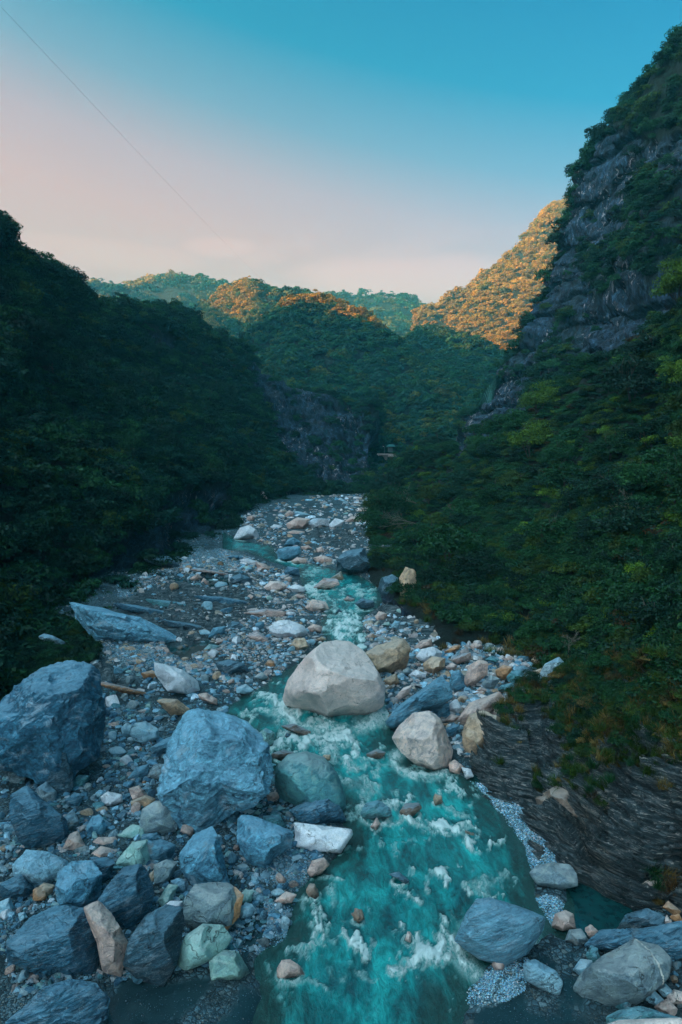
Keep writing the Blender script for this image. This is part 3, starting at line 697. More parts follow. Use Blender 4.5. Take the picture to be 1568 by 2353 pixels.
SCl = hillside('cliff', rows_of(cliff_cols, 0.05, (50, 35, -20)), 280, 360, M_CLIFF, 'towering dark rock cliff on the right with green growth on its ledges', 6.0, 0.03, 55, bareC, 0.75, extra=craggy(bareC, 2.6, 11, 8))

def far(name, label, cols, nv, nu, amp, freq, seed, ridged=.4, ts=(.33, .66), bulge=0.03, back=(0, 60, -40)):
    return hillside(name, rows_of([((a, b, c), (d, e, f)) for (d, e, f, a, b, c) in cols], bulge, back, ts), nv, nu, M_HILL, label, amp, freq, seed, None, ridged)
F1 = far('hill', 'hazy blue forested ridge far off on the left', [(100, 690, 1000, 60, 900, 800), (200, 672, 1000, 180, 900, 800), (262, 668, 1000, 240, 900, 800), (310, 672, 1000, 300, 900, 800), (370, 656, 1000, 380, 900, 790), (425, 658, 1000, 450, 900, 780), (490, 666, 1000, 520, 900, 780), (560, 700, 1000, 580, 900, 780), (640, 760, 1000, 640, 900, 780)], 90, 260, 9, .008, 61)
F2 = far('hill', 'forested mountain with a sunlit left shoulder in the middle of the valley', [(330, 840, 640, 330, 960, 470), (400, 750, 650, 400, 950, 470), (435, 716, 655, 450, 950, 460), (485, 700, 660, 520, 960, 450), (540, 668, 665, 580, 960, 440), (587, 660, 665, 640, 960, 440), (630, 672, 660, 690, 960, 440), (690, 685, 655, 740, 960, 440), (740, 720, 650, 790, 960, 440), (800, 770, 650, 840, 960, 440), (880, 840, 640, 900, 970, 450)], 120, 300, 15, .010, 63, .55)
F3 = far('hill', 'low rounded forest hill in front with sunlit treetops on its crest', [(520, 880, 440, 560, 1010, 340), (580, 800, 450, 620, 1010, 335), (640, 735, 460, 690, 1010, 330), (690, 720, 470, 740, 1015, 330), (735, 720, 470, 790, 1020, 325), (790, 740, 465, 840, 1030, 325), (850, 750, 460, 880, 1060, 320), (900, 785, 450, 930, 1065, 320), (960, 845, 435, 980, 1060, 315), (1020, 905, 420, 1020, 1060, 310), (1090, 980, 400, 1060, 1060, 300)], 140, 300, 11, .014, 65, .5, back=(0, 50, -45))
F4 = far('hill', 'distant hazy ridge below the pink cloud', [(600, 712, 1150, 600, 860, 850), (700, 706, 1150, 700, 860, 850), (770, 696, 1150, 780, 860, 840), (830, 698, 1150, 840, 860, 840), (870, 695, 1150, 880, 860, 830), (930, 702, 1150, 930, 860, 830), (975, 724, 1150, 975, 860, 830), (1040, 750, 1150, 1030, 860, 830), (1120, 780, 1150, 1100, 860, 830)], 90, 260, 10, .008, 67)
F5 = far('hill', 'steep hillside lit orange by the low sun behind the cliff', [(880, 860, 760, 930, 900, 560), (940, 790, 780, 990, 900, 550), (985, 725, 790, 1040, 900, 540), (1040, 674, 790, 1090, 905, 530), (1100, 622, 785, 1140, 910, 520), (1150, 582, 775, 1190, 920, 510), (1200, 542, 765, 1240, 930, 500), (1240, 492, 755, 1290, 930, 490), (1285, 458, 745, 1340, 930, 480), (1330, 450, 735, 1400, 930, 470), (1420, 440, 725, 1500, 930, 460)], 160, 320, 38, .009, 69, .65)
F6 = far('hill', 'dark green wooded spur on the valley floor below the sunlit hillside', [(850, 880, 500, 860, 1075, 330), (900, 820, 510, 900, 1080, 325), (950, 782, 520, 940, 1085, 320), (1000, 776, 520, 980, 1085, 312), (1060, 794, 510, 1020, 1085, 305), (1120, 814, 500, 1060, 1090, 298), (1180, 834, 490, 1110, 1090, 290), (1260, 840, 480, 1180, 1090, 280)], 130, 240, 12, .014, 71, .5)

# near right: bedded slate rising out of the water
sl_cols = [
    (G0(1085, 1775), G0(1150, 1655, 1.4)), (G0(1140, 1840), G0(1230, 1600, 2.2)), (G0(1225, 1870, 0.1), (1330, 1560, 50)), (G0(1235, 1930, 0.1), (1430, 1560, 42)),
    (G0(1300, 2000, 0.1), (1520, 1540, 38)), (G0(1370, 2035, 0.2), (1640, 1500, 35)), (G0(1450, 2075, 0.3), (1800, 1480, 32)), (G0(1590, 2110, 0.4), ('w', 24, 25, 10)), (('w', 16, 17, 1.0), ('w', 26, 14, 12)), (('w', 16, 8, 1.0), ('w', 26, 2, 12))]
def slab_relief(S, N):
    V = S.reshape(-1, 3); x, y, z = V.T
    wob = fbm(V * .10, 3, 5) * 1.5 + fbm(V * .7, 4, 8) * .26
    t = z * 1.5 + x * 0.10 + y * 0.34 + wob
    out = np.zeros(len(V))
    for lam, amp in ((2.6, 1.45), (.95, .70), (.34, .26)):
        u = t / lam + vnoise(V * .33 + lam, 5) * .9; f = u - np.floor(u)
        out += amp * (f ** 0.55 - 0.6) * (0.55 + .9 * (_hash(np.floor(u).astype(np.int64), np.floor(x * .5 + wob).astype(np.int64), 7, 5) * .5 + .5))
    bl = np.floor(t / 2.6 + vnoise(V * .33 + 2.6, 5) * .9).astype(np.int64)
    out += _hash(bl, np.floor(x * .42 + wob * .4).astype(np.int64), 3, 11) * .42 + _hash(np.floor(t / .95).astype(np.int64), np.floor(x * .9 + y * .3 + wob * .6).astype(np.int64), 5, 12) * .16
    out += fbm(V * .45, 4, 15, ridged=True) * .5
    v = np.repeat(np.linspace(0, 1, S.shape[0])[:, None], S.shape[1], 1).ravel()
    return S + N * (out * sstep(0.05, .25, v)).reshape(S.shape[:2])[..., None]
def mat_slab():
    m, w = new_mat('bedded_slate'); tc = w.n('ShaderNodeTexCoord'); co = tc.outputs['Object']
    mp = w.n('ShaderNodeMapping', {0: co}); mp.inputs['Rotation'].default_value = (-0.22, 0.07, 0.1); mp.inputs['Scale'].default_value = (0.42, 0.9, 4.6)
    a = w.noise(mp.outputs[0], 1.5, 9, 0.72, 0.3).outputs[0]; b = w.noise(mp.outputs[0], 4.5, 6, 0.7, 0.2).outputs[0]
    big = w.noise(co, 0.22, 5, 0.6).outputs[0]
    c = w.ramp(a, [(0.34, (0.004, 0.012, 0.016)), (0.46, (0.02, 0.036, 0.043)), (0.55, (0.06, 0.085, 0.098)), (0.65, (0.24, 0.23, 0.23))])
    sp = w.math('MULTIPLY', w.mapr(b, 0.55, 0.61), w.mapr(a, 0.43, 0.54))
    c = w.mix(w.math('MULTIPLY', sp, 0.8), c, (0.55, 0.45, 0.40))
    c = w.mix(w.math('MULTIPLY', w.mapr(big, .52, .66), .5), c, w.mix(1.0, c, (2.2, 1.6, 1.2), 'MULTIPLY'))
    h = w.math('ADD', a, w.math('MULTIPLY', b, 0.35))
    principled(w, c, 0.5, bump(w, h, 1.0, 0.36), 0.4); return m
M_SLAB = mat_slab()
SS = hillside('bedrock', rows_of(sl_cols, 0.10, (60, 10, -10)), 380, 460, M_SLAB, 'dark thinly layered slate bedrock sloping down to the water on the right', 0.7, 0.12, 81, None, 0.4, extra=slab_relief)

# ------------------------------------------------------------------ boulders and stones
TINT = {'blue': (.11, .31, .44), 'slate': (.038, .155, .245), 'pale': (.92, .66, .60), 'white': (.82, .80, .86), 'pink': (.72, .46, .40), 'tan': (.58, .37, .25), 'umber': (.30, .19, .145), 'steel': (.17, .40, .54),
        'orange': (.58, .27, .13), 'dark': (.035, .10, .145), 'green': (.30, .50, .47), 'grey': (.27, .35, .39), 'teal': (.10, .32, .36), 'bluepale': (.34, .56, .68)}
_ico = {}
def ico(sub):
    if sub not in _ico:
        import bmesh
        bm = bmesh.new(); bmesh.ops.create_icosphere(bm, subdivisions=sub, radius=1)
        _ico[sub] = (np.array([v.co[:] for v in bm.verts]), np.array([[v.index for v in f.verts] for f in bm.faces])); bm.free()
    return _ico[sub]
def facet(q, rng, n=14, hard=.85, lo=.62, hi=.95, front=True):
    for _ in range(n):
        d = rng.normal(size=3); d /= np.linalg.norm(d)
        if front and abs(d[2]) < .30: d[2] = .45 * (1 if rng.random() < .7 else -1); d /= np.linalg.norm(d)
        off = rng.uniform(lo, hi); s = q @ d; over = s > off
        q[over] -= np.outer(s[over] - off, d) * hard
    return q
def rock_disp(q, rng, kind, amp):
    sd = int(rng.integers(1, 9999)); o = rng.random(3) * 50
    ax = rng.normal(size=3) * .5 + np.array([.3, .8, .3]); ax /= np.linalg.norm(ax)
    p = q + o
    r = fbm(p * 1.3, 4, sd) * 1.2 + fbm(p * 2.6, 4, sd + 2, ridged=True) * .62 + fbm(p * 8, 4, sd + 5) * .24
    if kind in ('slate', 'mottled'):
        t = (p @ ax) * 5 + fbm(p * 1.5, 3, sd + 8) * 1.6; f = t - np.floor(t)
        r = r + (f ** .5 - .6) * (.62 if kind == 'slate' else .34)
    return q * (1 + amp * r)[:, None]
def white_band(o, axis, lo, hi, mat):
    me = o.data; co = np.array([v.co[:] for v in me.vertices]); ax = np.array(axis, float); ax /= np.linalg.norm(ax); c = co.mean(0)
    t = (co - c) @ ax + .05 * fbm(co * 2.0, 3, 9); m = (t > lo) & (t < hi); nr = np.array([v.normal[:] for v in me.vertices])
    fs = [tuple(p.vertices) for p in me.polygons if all(m[i] for i in p.vertices)]
    idx = sorted({i for f in fs for i in f}); mp = {k: i for i, k in enumerate(idx)}
    b = link('white_band', mesh_from('white_band', co[idx] + nr[idx] * .015, np.array([[mp[i] for i in f] for f in fs]), mat), o); b['tint'] = [.8, .72, .66]
WROCKS = []; HERO_POLYS = []; LAND = []
KIND_MAT = {'slate': 'slate', 'mottled': 'mottled', 'pale': 'pale', 'brown': 'brown'}
def sharp(me, deg):
    me.set_sharp_from_angle(angle=math.radians(deg))
def hero(code, pts, tint, label, kind='slate', z=0.25, cat=None, thick=1.0, amp=.07, nf=22, water=False, name=None, land=None, group=None, mute=False):
    if water and z > -.2: z = max(z, .07)
    poly = pix(code, pts)
    if code in 'AB' and not water: c0 = (poly.min(0) + poly.max(0)) / 2; poly = c0 + (poly - c0) * (1.03 if np.ptp(poly[:, 0]) > 110 else 1.08)
    HERO_POLYS.append(poly)
    rng = np.random.default_rng(abs(hash((round(poly[0][0]), round(poly[1][1])))) % 100000)
    x0, y0 = poly.min(0); x1, y1 = poly.max(0); c = np.array([(x0 + x1) / 2, (y0 + y1) / 2]); wpx, hpx = x1 - x0, y1 - y0
    if not inpoly(np.array([c[0]]), np.array([c[1]]), poly)[0]: c = poly.mean(0)
    front = G(c[0], y1 - 0.04 * hpx, z); fx, fy, fd = proj(front); s = fd / F
    T = 0.46 * min(wpx, hpx * 1.35) * s * thick
    dr = ray(c[0], c[1]); dr = dr / np.linalg.norm(dr)
    depth = fd + T * 0.22                      # axis depth of the middle
    ctr = ray(c[0], c[1]) ; ctr = ctr * depth + np.array([0, 0, H_CAM]); s = depth / F
    right = np.array([1., 0, 0]); right -= dr * (right @ dr); right /= np.linalg.norm(right); upv = np.cross(right, dr)
    sub = 5 if max(wpx, hpx) > 90 else (4 if max(wpx, hpx) > 36 else 3)
    if max(wpx, hpx) > 190: sub = 6
    U, Fc = ico(sub); U = U.copy()
    # radius of the outline in every direction
    ang = np.linspace(-math.pi, math.pi, 361); rad = np.zeros(361); q = poly - c; q = np.vstack([q, q[:1]]); q[:, 1] *= -1
    for i, a in enumerate(ang):
        d = np.array([math.cos(a), math.sin(a)]); best = 0
        for j in range(len(q) - 1):
            e = q[j + 1] - q[j]; den = d[0] * e[1] - d[1] * e[0]
            if abs(den) < 1e-9: continue
            t = (q[j][0] * e[1] - q[j][1] * e[0]) / den; u = (q[j][0] * d[1] - q[j][1] * d[0]) / den
            if t > 0 and -1e-6 <= u <= 1 + 1e-6: best = max(best, t)
        rad[i] = best
    rad[rad == 0] = max(rad.mean(), 1)
    k = np.array([1, 2, 3, 2, 1.]); k /= k.sum(); rad = np.convolve(np.pad(rad[:-1], 2, 'wrap'), k, 'valid'); rad = np.append(rad, rad[0])
    Q = U.copy(); pe = 2.7
    rho = np.sqrt(Q[:, 0] ** 2 + Q[:, 1] ** 2); kk = 1 / (rho ** pe + np.abs(Q[:, 2]) ** pe) ** (1 / pe); Q *= kk[:, None]
    Q = facet(Q, rng, nf, .95)
    Q = rock_disp(Q, rng, kind, amp)
    th = np.arctan2(Q[:, 1], Q[:, 0]); rh = np.hypot(Q[:, 0], Q[:, 1]); nb = 60      # let the outline reach its full width all round
    bi = ((th + math.pi) / (2 * math.pi) * nb).astype(int) % nb; mx = np.zeros(nb); np.maximum.at(mx, bi, rh); mx[mx < .3] = 1
    mx = np.convolve(np.pad(mx, 1, 'wrap'), [.25, .5, .25], 'valid'); Q[:, :2] /= np.interp(th, (np.arange(-1, nb + 1) + .5) / nb * 2 * math.pi - math.pi, np.pad(mx, 1, 'wrap'))[:, None]
    R = np.interp(th, ang, rad)
    W = (Q[:, 0] * R * s)[:, None] * right + (Q[:, 1] * R * s)[:, None] * upv - (Q[:, 2] * T)[:, None] * dr
    V = W + ctr
    base = np.array([V[:, 0].mean(), V[:, 1].mean(), max(V[:, 2].min(), -.5)])
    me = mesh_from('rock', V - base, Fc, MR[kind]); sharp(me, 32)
    nm = name or ('boulder' if max(wpx, hpx) > 60 else 'rock')
    o = link(nm, me, None, base); o.color = (1, 1, 1, 1)
    tv = np.array(TINT[tint]) * rng.uniform(.92, 1.08)
    tag(o, label, cat or nm, group=group, tint=tv)
    rad_w = np.percentile(np.hypot(*(V - base)[:, :2].T), 85)
    if water: WROCKS.append(((base[0], base[1]), max(rad_w, .2)))
    if land: LAND.append((c[0], c[1], max(wpx, hpx) / 2, land))
    return o

h = hero
# --- left boulder field
h('A', [(-60, 420), (-40, 300), (60, 170), (180, 75), (300, 55), (390, 80), (420, 180), (450, 290), (455, 420), (440, 480), (350, 540), (320, 640), (240, 600), (160, 560), (60, 520), (-40, 510)], 'slate', 'huge dark blue boulder with a grooved overhanging face at the left edge of the picture', 'mottled', .4, thick=.9, amp=.12, nf=18, land='the huge grooved boulder')
h('A', [(800, 300), (850, 275), (1000, 290), (1100, 330), (1150, 370), (1200, 440), (1215, 540), (1210, 620), (1130, 690), (1040, 720), (960, 790), (880, 810), (800, 760), (740, 680), (725, 570), (740, 470), (770, 380)], 'steel', 'huge rugged blue-grey boulder with a pitted surface left of the rapids', 'mottled', .3, amp=.125, nf=16, land='the huge rugged boulder')
h('A', [(1240, 530), (1290, 480), (1370, 465), (1450, 490), (1510, 560), (1545, 650), (1545, 700), (1480, 720), (1330, 710), (1260, 670), (1235, 600)], 'teal', 'big rounded grey-green boulder touching the rugged blue one at the water edge', 'brown', .1, nf=7, amp=.045, land='the rounded grey-green boulder')
h('A', [(1295, 720), (1370, 685), (1470, 668), (1520, 700), (1555, 765), (1480, 785), (1350, 770)], 'slate', 'dark blue wedge of slate lying just above the white slab', 'slate', .1, nf=10)
h('A', [(1318, 780), (1450, 795), (1575, 808), (1580, 830), (1525, 905), (1400, 895), (1310, 885), (1325, 840)], 'white', 'white flat-topped slab jutting into the river', 'pale', .05, nf=12, amp=.04, land='the white flat-topped slab')
h('A', [(1060, 770), (1080, 748), (1130, 755), (1230, 790), (1310, 820), (1305, 880), (1240, 920), (1190, 970), (1140, 960), (1100, 920), (1065, 860)], 'blue', 'blocky blue boulder with rounded hollows left of the white slab', 'mottled', .2, land='the blocky blue boulder')
h('A', [(1180, 750), (1250, 745), (1280, 790), (1240, 815), (1190, 790)], 'teal', 'smooth teal rock half hidden behind the blocky blue boulder', 'slate', .3)
h('A', [(860, 840), (940, 805), (970, 850), (1000, 930), (1035, 1040), (960, 1065), (880, 1050), (820, 980), (805, 920)], 'blue', 'pointed blue boulder standing below the huge rugged one', 'mottled', .3, land='the pointed blue boulder')
h('A', [(40, 660), (100, 620), (180, 680), (290, 760), (305, 830), (250, 880), (170, 890), (110, 850), (50, 740)], 'slate', 'wedge-shaped dark blue boulder with fine ribs near the left edge', 'slate', .5, land='the ribbed wedge boulder')
h('A', [(60, 970), (110, 905), (200, 915), (290, 950), (310, 990), (250, 1060), (150, 1060), (80, 1010)], 'bluepale', 'pale blue boulder with a scalloped top among the lower left rocks', 'mottled', .4, land='the scalloped pale blue boulder')
h('A', [(260, 1010), (310, 965), (390, 960), (440, 1010), (450, 1100), (400, 1150), (290, 1140), (265, 1080)], 'blue', 'knobbly blue boulder in front of the scalloped one', 'mottled', .4, amp=.09)
h('A', [(400, 940), (470, 940), (505, 960), (490, 1020), (440, 1040), (400, 1000)], 'slate', 'dark blue rock wedged behind the knobbly boulder', 'slate', .5)
h('A', [(10, 1050), (80, 1015), (150, 1070), (140, 1100), (40, 1115), (12, 1090)], 'slate', 'low dark slate rock at the left edge below the scalloped boulder', 'slate', .4)
h('A', [(155, 1085), (190, 1050), (240, 1060), (245, 1100), (190, 1112)], 'tan', 'small brown rock squeezed left of the knobbly boulder', 'brown', .4)
h('A', [(480, 1060), (540, 990), (610, 975), (650, 1010), (685, 1090), (680, 1160), (600, 1230), (500, 1200), (450, 1120)], 'slate', 'dark blue boulder with fine diagonal grooves right of the knobbly one', 'slate', .4, land='the diagonally grooved boulder')
h('A', [(50, 1320), (120, 1220), (220, 1170), (350, 1180), (420, 1260), (470, 1400), (470, 1445), (380, 1450), (200, 1430), (70, 1380)], 'slate', 'broad dark boulder lying deep in shade at the lower left', 'slate', .3, land='the broad dark boulder')
h('A', [(360, 1180), (420, 1155), (480, 1200), (530, 1260), (568, 1310), (560, 1430), (480, 1410), (440, 1310), (385, 1225)], 'pink', 'pink leaning slab resting against the broad dark boulder', 'brown', .3, thick=.8)
h('A', [(580, 1300), (640, 1210), (720, 1170), (800, 1175), (812, 1240), (800, 1400), (750, 1480), (640, 1450), (570, 1400)], 'dark', 'almost black egg-shaped boulder with lengthwise streaks', 'slate', .3, nf=8, amp=.04, land='the black streaked boulder')
hb = h('A', [(830, 1120), (870, 1065), (960, 1055), (1020, 1060), (1075, 1110), (1060, 1200), (1020, 1250), (930, 1250), (860, 1240), (820, 1190)], 'grey', 'purplish grey boulder with a broken orange side', 'brown', .3, land='the grey and orange boulder')
h('A', [(1005, 1130), (1035, 1075), (1082, 1110), (1070, 1190), (1010, 1255), (935, 1248), (925, 1215), (975, 1185)], 'orange', 'rusty orange slab stuck to the side of the purplish grey boulder', 'brown', .2, thick=.5)
h('A', [(805, 1360), (830, 1290), (900, 1245), (990, 1250), (1035, 1300), (1010, 1340), (930, 1390), (850, 1420), (810, 1400)], 'green', 'smooth pale green oval boulder at the edge of the wet sand', 'pale', .2, nf=6, amp=.035, land='the pale green oval boulder')
h('A', [(940, 1400), (1000, 1360), (1060, 1365), (1118, 1440), (1090, 1470), (960, 1470)], 'green', 'greenish pyramid-shaped rock right below the pale green oval', 'brown', .1)
h('A', [(1240, 1430), (1262, 1398), (1300, 1395), (1345, 1420), (1368, 1455), (1320, 1468), (1245, 1465)], 'pink', 'white and rust rock alone in the shallows at the bottom', 'brown', .0, water=True)
h('A', [(640, 720), (690, 690), (750, 688), (790, 740), (790, 800), (750, 832), (680, 830), (635, 790)], 'grey', 'round grey-brown cobble boulder at the foot of the huge rugged one', 'brown', .3, nf=6, amp=.035)
h('A', [(590, 680), (650, 655), (692, 670), (680, 702), (600, 712)], 'tan', 'square tan stone above the round grey-brown one', 'brown', .3)
h('A', [(580, 625), (620, 612), (650, 640), (672, 660), (640, 668), (600, 668)], 'pink', 'twisted pink stone behind the square tan one', 'brown', .3)
h('A', [(455, 660), (480, 640), (540, 652), (548, 680), (495, 706), (470, 695)], 'white', 'small whitish rock with a dark hollow', 'pale', .3)
h('A', [(393, 790), (410, 755), (440, 745), (478, 790), (465, 825), (425, 838), (400, 825)], 'blue', 'light blue mottled round rock in the left boulder field', 'mottled', .4)
h('A', [(540, 930), (590, 870), (650, 860), (672, 910), (665, 960), (600, 975), (530, 958)], 'green', 'pale green block with flat faces left of the pointed blue boulder', 'pale', .3, land='the pale green block')
h('A', [(530, 830), (590, 788), (650, 798), (655, 842), (590, 856)], 'green', 'cream and green flat stone above the pale green block', 'pale', .3)
h('A', [(410, 872), (440, 845), (510, 843), (532, 872), (470, 892)], 'pink', 'upper of two salmon pink stones left of the pale green block', 'brown', .3)
h('A', [(413, 915), (450, 885), (515, 900), (512, 938), (440, 942)], 'pink', 'lower of two salmon pink stones left of the pale green block', 'brown', .3)
h('A', [(660, 870), (720, 858), (782, 880), (770, 925), (720, 955), (680, 945)], 'blue', 'flat blue stone with a ragged edge right of the pale green block', 'slate', .3)
h('A', [(640, 830), (700, 822), (730, 850), (680, 868), (640, 860)], 'blue', 'small blue flake lying below the round grey-brown boulder', 'slate', .3)
h('A', [(690, 972), (740, 950), (790, 960), (770, 1010), (740, 1055), (700, 1042)], 'grey', 'grey-brown tapering rock left of the pointed blue boulder', 'brown', .3)
h('A', [(588, 375), (605, 335), (650, 325), (700, 355), (712, 395), (650, 420), (610, 405)], 'bluepale', 'pale blue rock with a wavy top between the two largest left boulders', 'pale', .5)
h('A', [(545, 352), (565, 330), (592, 345), (590, 388), (555, 385)], 'bluepale', 'small round pale rock touching the wavy-topped one', 'pale', .5)
h('A', [(578, 572), (610, 530), (660, 515), (662, 560), (610, 582)], 'blue', 'angular blue rock left of the huge rugged boulder', 'slate', .4)
h('A', [(660, 572), (690, 515), (740, 518), (735, 580)], 'grey', 'grey block pressed against the left side of the huge rugged boulder', 'slate', .4)
h('A', [(675, 440), (740, 400), (785, 385), (780, 470), (700, 472)], 'blue', 'blue shelf of rock sticking out behind the huge rugged boulder', 'slate', .5)
h('A', [(318, 602), (350, 565), (397, 568), (380, 612), (330, 622)], 'teal', 'teal rock under the right corner of the huge grooved boulder', 'slate', .4)
h('A', [(295, 675), (330, 645), (370, 655), (350, 712), (310, 705)], 'blue', 'blue rock right of the ribbed wedge boulder', 'slate', .4)
h('A', [(42, 560), (55, 518), (95, 512), (118, 560), (100, 608), (55, 595)], 'grey', 'upright striped grey rock beneath the huge grooved boulder', 'slate', .4)
h('A', [(165, 625), (200, 598), (250, 640), (245, 690), (190, 682)], 'grey', 'speckled grey rock above the ribbed wedge boulder', 'mottled', .4)
h('A', [(290, 890), (310, 832), (340, 818), (382, 880), (345, 906)], 'pink', 'pinkish rock at the right foot of the ribbed wedge boulder', 'brown', .4)
h('A', [(280, 760), (320, 720), (350, 770), (350, 815), (305, 820)], 'grey', 'brown crumbly rock behind the ribbed wedge boulder', 'mottled', .4)
h('A', [(713, 1122), (750, 1060), (792, 1065), (775, 1115), (738, 1152)], 'green', 'jade green oval stone above the black streaked boulder', 'pale', .3)
h('A', [(765, 1040), (800, 1028), (835, 1045), (830, 1085), (785, 1080)], 'bluepale', 'pale blue stone behind the jade green oval', 'mottled', .3)
h('A', [(715, 1165), (760, 1132), (812, 1132), (818, 1185), (760, 1185)], 'white', 'white rock peeping out above the black streaked boulder', 'pale', .4)
h('A', [(-15, 1140), (35, 1118), (68, 1170), (40, 1192), (-10, 1188)], 'bluepale', 'pale rounded rock cut by the left edge of the picture', 'pale', .4)
h('A', [(80, 1185), (105, 1180), (120, 1200), (95, 1215)], 'bluepale', 'tiny light blue stone above the broad dark boulder', 'pale', .5)
h('A', [(230, 1145), (265, 1130), (290, 1155), (250, 1170)], 'teal', 'small teal stone below the knobbly boulder', 'pale', .4)
h('A', [(660, 1015), (690, 990), (700, 1040), (675, 1045)], 'tan', 'small tan stone beside the grey-brown tapering rock', 'brown', .3)
h('A', [(695, 60), (760, 75), (820, 95), (880, 140), (892, 180), (830, 192), (760, 182), (705, 115)], 'white', 'lilac-white layered slab lying on the gravel left of the river', 'pale', .4, nf=10, land='the lilac-white slab')
h('A', [(635, 105), (680, 93), (717, 112), (700, 130), (650, 130)], 'orange', 'flat orange-brown stone left of the lilac-white slab', 'brown', .4)
h('A', [(705, 230), (735, 222), (790, 225), (845, 265), (840, 292), (770, 290), (735, 260)], 'tan', 'long tan slab behind the huge rugged boulder', 'brown', .4)
h('A', [(888, 203), (925, 195), (972, 222), (970, 247), (905, 226)], 'pink', 'peach-coloured stone right of the long tan slab', 'brown', .3)
h('A', [(1060, 172), (1100, 155), (1138, 180), (1110, 197), (1065, 194)], 'bluepale', 'pale blue block on the gravel left of the river', 'pale', .2)
h('A', [(1138, 125), (1175, 104), (1202, 125), (1170, 142)], 'grey', 'rounded grey stone at the river edge before the giant pale boulder', 'brown', .1)
h('A', [(430, 150), (470, 145), (560, 165), (655, 190), (660, 205), (560, 195), (480, 170)], 'orange', 'long thin rust-red ledge of slate on the gravel bar', 'slate', .4, nf=6, thick=.6, name='rock_ledge', cat='ledge')
h('A', [(1250, 342), (1320, 333), (1398, 368), (1375, 388), (1290, 362)], 'umber', 'low brown ledge awash left in the white water', 'slate', -.05, water=True)
h('A', [(1275, 395), (1283, 375), (1305, 378), (1303, 402)], 'dark', 'tiny dark stone below the brown ledge in the rapids', 'slate', 0, water=True)
h('A', [(1155, 380), (1190, 355), (1230, 375), (1222, 430), (1180, 420)], 'green', 'grey-green rock between the rugged boulder and the rapids', 'mottled', .1)
h('A', [(1217, 465), (1270, 448), (1325, 463), (1270, 492), (1225, 485)], 'umber', 'flat dark brown rock behind the rounded grey-green boulder', 'slate', 0, water=True)
h('A', [(1445, 490), (1450, 472), (1482, 472), (1480, 500)], 'tan', 'small brown stone on the crown side of the rounded grey-green boulder', 'brown', 0, water=True)
h('A', [(130, 1590), (180, 1530), (290, 1500), (400, 1515), (472, 1570), (478, 1640), (440, 1700), (100, 1700), (60, 1650)], 'slate', 'flaky blue-grey slate outcrop in the bottom left corner', 'slate', .3, amp=.09, nf=10, land='the flaky slate outcrop')
h('A', [(240, 1450), (275, 1435), (300, 1460), (270, 1485), (240, 1475)], 'teal', 'faint teal stone in the dark hollow at the lower left', 'pale', .2)
h('A', [(1372, 1085), (1385, 1055), (1410, 1055), (1432, 1100), (1395, 1118)], 'umber', 'brown rounded rock standing in the river near the sand', 'brown', 0, water=True)
h('A', [(1380, 992), (1400, 950), (1450, 938), (1475, 965), (1440, 1000), (1395, 1012)], 'pink', 'knotted pinkish rock at the river edge below the white slab', 'brown', .05)
h('A', [(1232, 1125), (1280, 1088), (1328, 1100), (1305, 1130), (1260, 1135)], 'pink', 'small pale pink rock on top of the gravel spit', 'pale', .2)
h('A', [(1070, 1110), (1100, 1080), (1130, 1090), (1125, 1130), (1080, 1140)], 'green', 'mint green stone right of the grey and orange boulder', 'pale', .2)
h('A', [(1075, 1165), (1100, 1140), (1135, 1155), (1130, 1190), (1085, 1205)], 'bluepale', 'pale blue rounded stone beside the mint green one', 'pale', .2)
h('A', [(1225, 725), (1250, 700), (1275, 712), (1245, 740)], 'teal', 'tiny teal stone in the gap below the rounded grey-green boulder', 'pale', .2)
# --- the river and its right bank
h('D', [(648, 1605), (662, 1562), (700, 1512), (740, 1478), (775, 1471), (806, 1474), (835, 1492), (860, 1528), (884, 1575), (882, 1618), (852, 1646), (800, 1650), (740, 1642), (690, 1630), (655, 1620)], 'pale', 'giant pale grey-pink boulder standing in midstream', 'pale', .0, nf=9, amp=.035, water=True, land='the giant pale boulder')
h('D', [(836, 1502), (868, 1482), (930, 1466), (946, 1490), (935, 1532), (900, 1552), (866, 1544)], 'tan', 'large brown angular block behind the giant pale boulder', 'brown', .1, land='the large brown block')
h('B', [(240, 320), (300, 250), (400, 180), (490, 120), (530, 160), (535, 220), (450, 270), (330, 325), (265, 348)], 'blue', 'long blue slate boulder with white streaks right of the giant pale one', 'slate', .1, thick=1.1, nf=9, land='the long blue boulder')
h('B', [(262, 395), (300, 340), (370, 285), (440, 278), (490, 310), (520, 390), (542, 450), (520, 520), (450, 532), (370, 512), (300, 450)], 'pale', 'pale boulder with a brown underside at the bend of the river', 'brown', .0, nf=10, amp=.05, water=True, land='the pale boulder at the bend')
h('B', [(590, 370), (620, 300), (680, 282), (750, 310), (745, 350), (690, 410), (650, 460), (612, 468), (588, 420)], 'tan', 'cracked ochre boulder leaning on the slate bedrock', 'brown', .3, amp=.09, nf=18, land='the cracked ochre boulder')
h('B', [(565, 310), (620, 240), (750, 193), (768, 225), (700, 280), (600, 335)], 'pink', 'flat tan slab tilted behind the cracked ochre boulder', 'brown', .6, nf=8, thick=.6, land='the flat tilted slab')
h('B', [(700, 285), (750, 235), (788, 245), (770, 285), (730, 312)], 'pale', 'whitish rock above the cracked ochre boulder', 'pale', .8)
h('B', [(765, 295), (800, 252), (862, 258), (850, 310), (780, 328)], 'blue', 'dark blue block at the upper edge of the slate bedrock', 'slate', .8)
h('B', [(932, 205), (925, 130), (960, 70), (1020, 40), (1045, 70), (1030, 150), (990, 210), (950, 222)], 'grey', 'tall upright grey boulder leaning beside the bushes', 'mottled', 1.2, nf=6, amp=.04, land='the tall grey boulder')
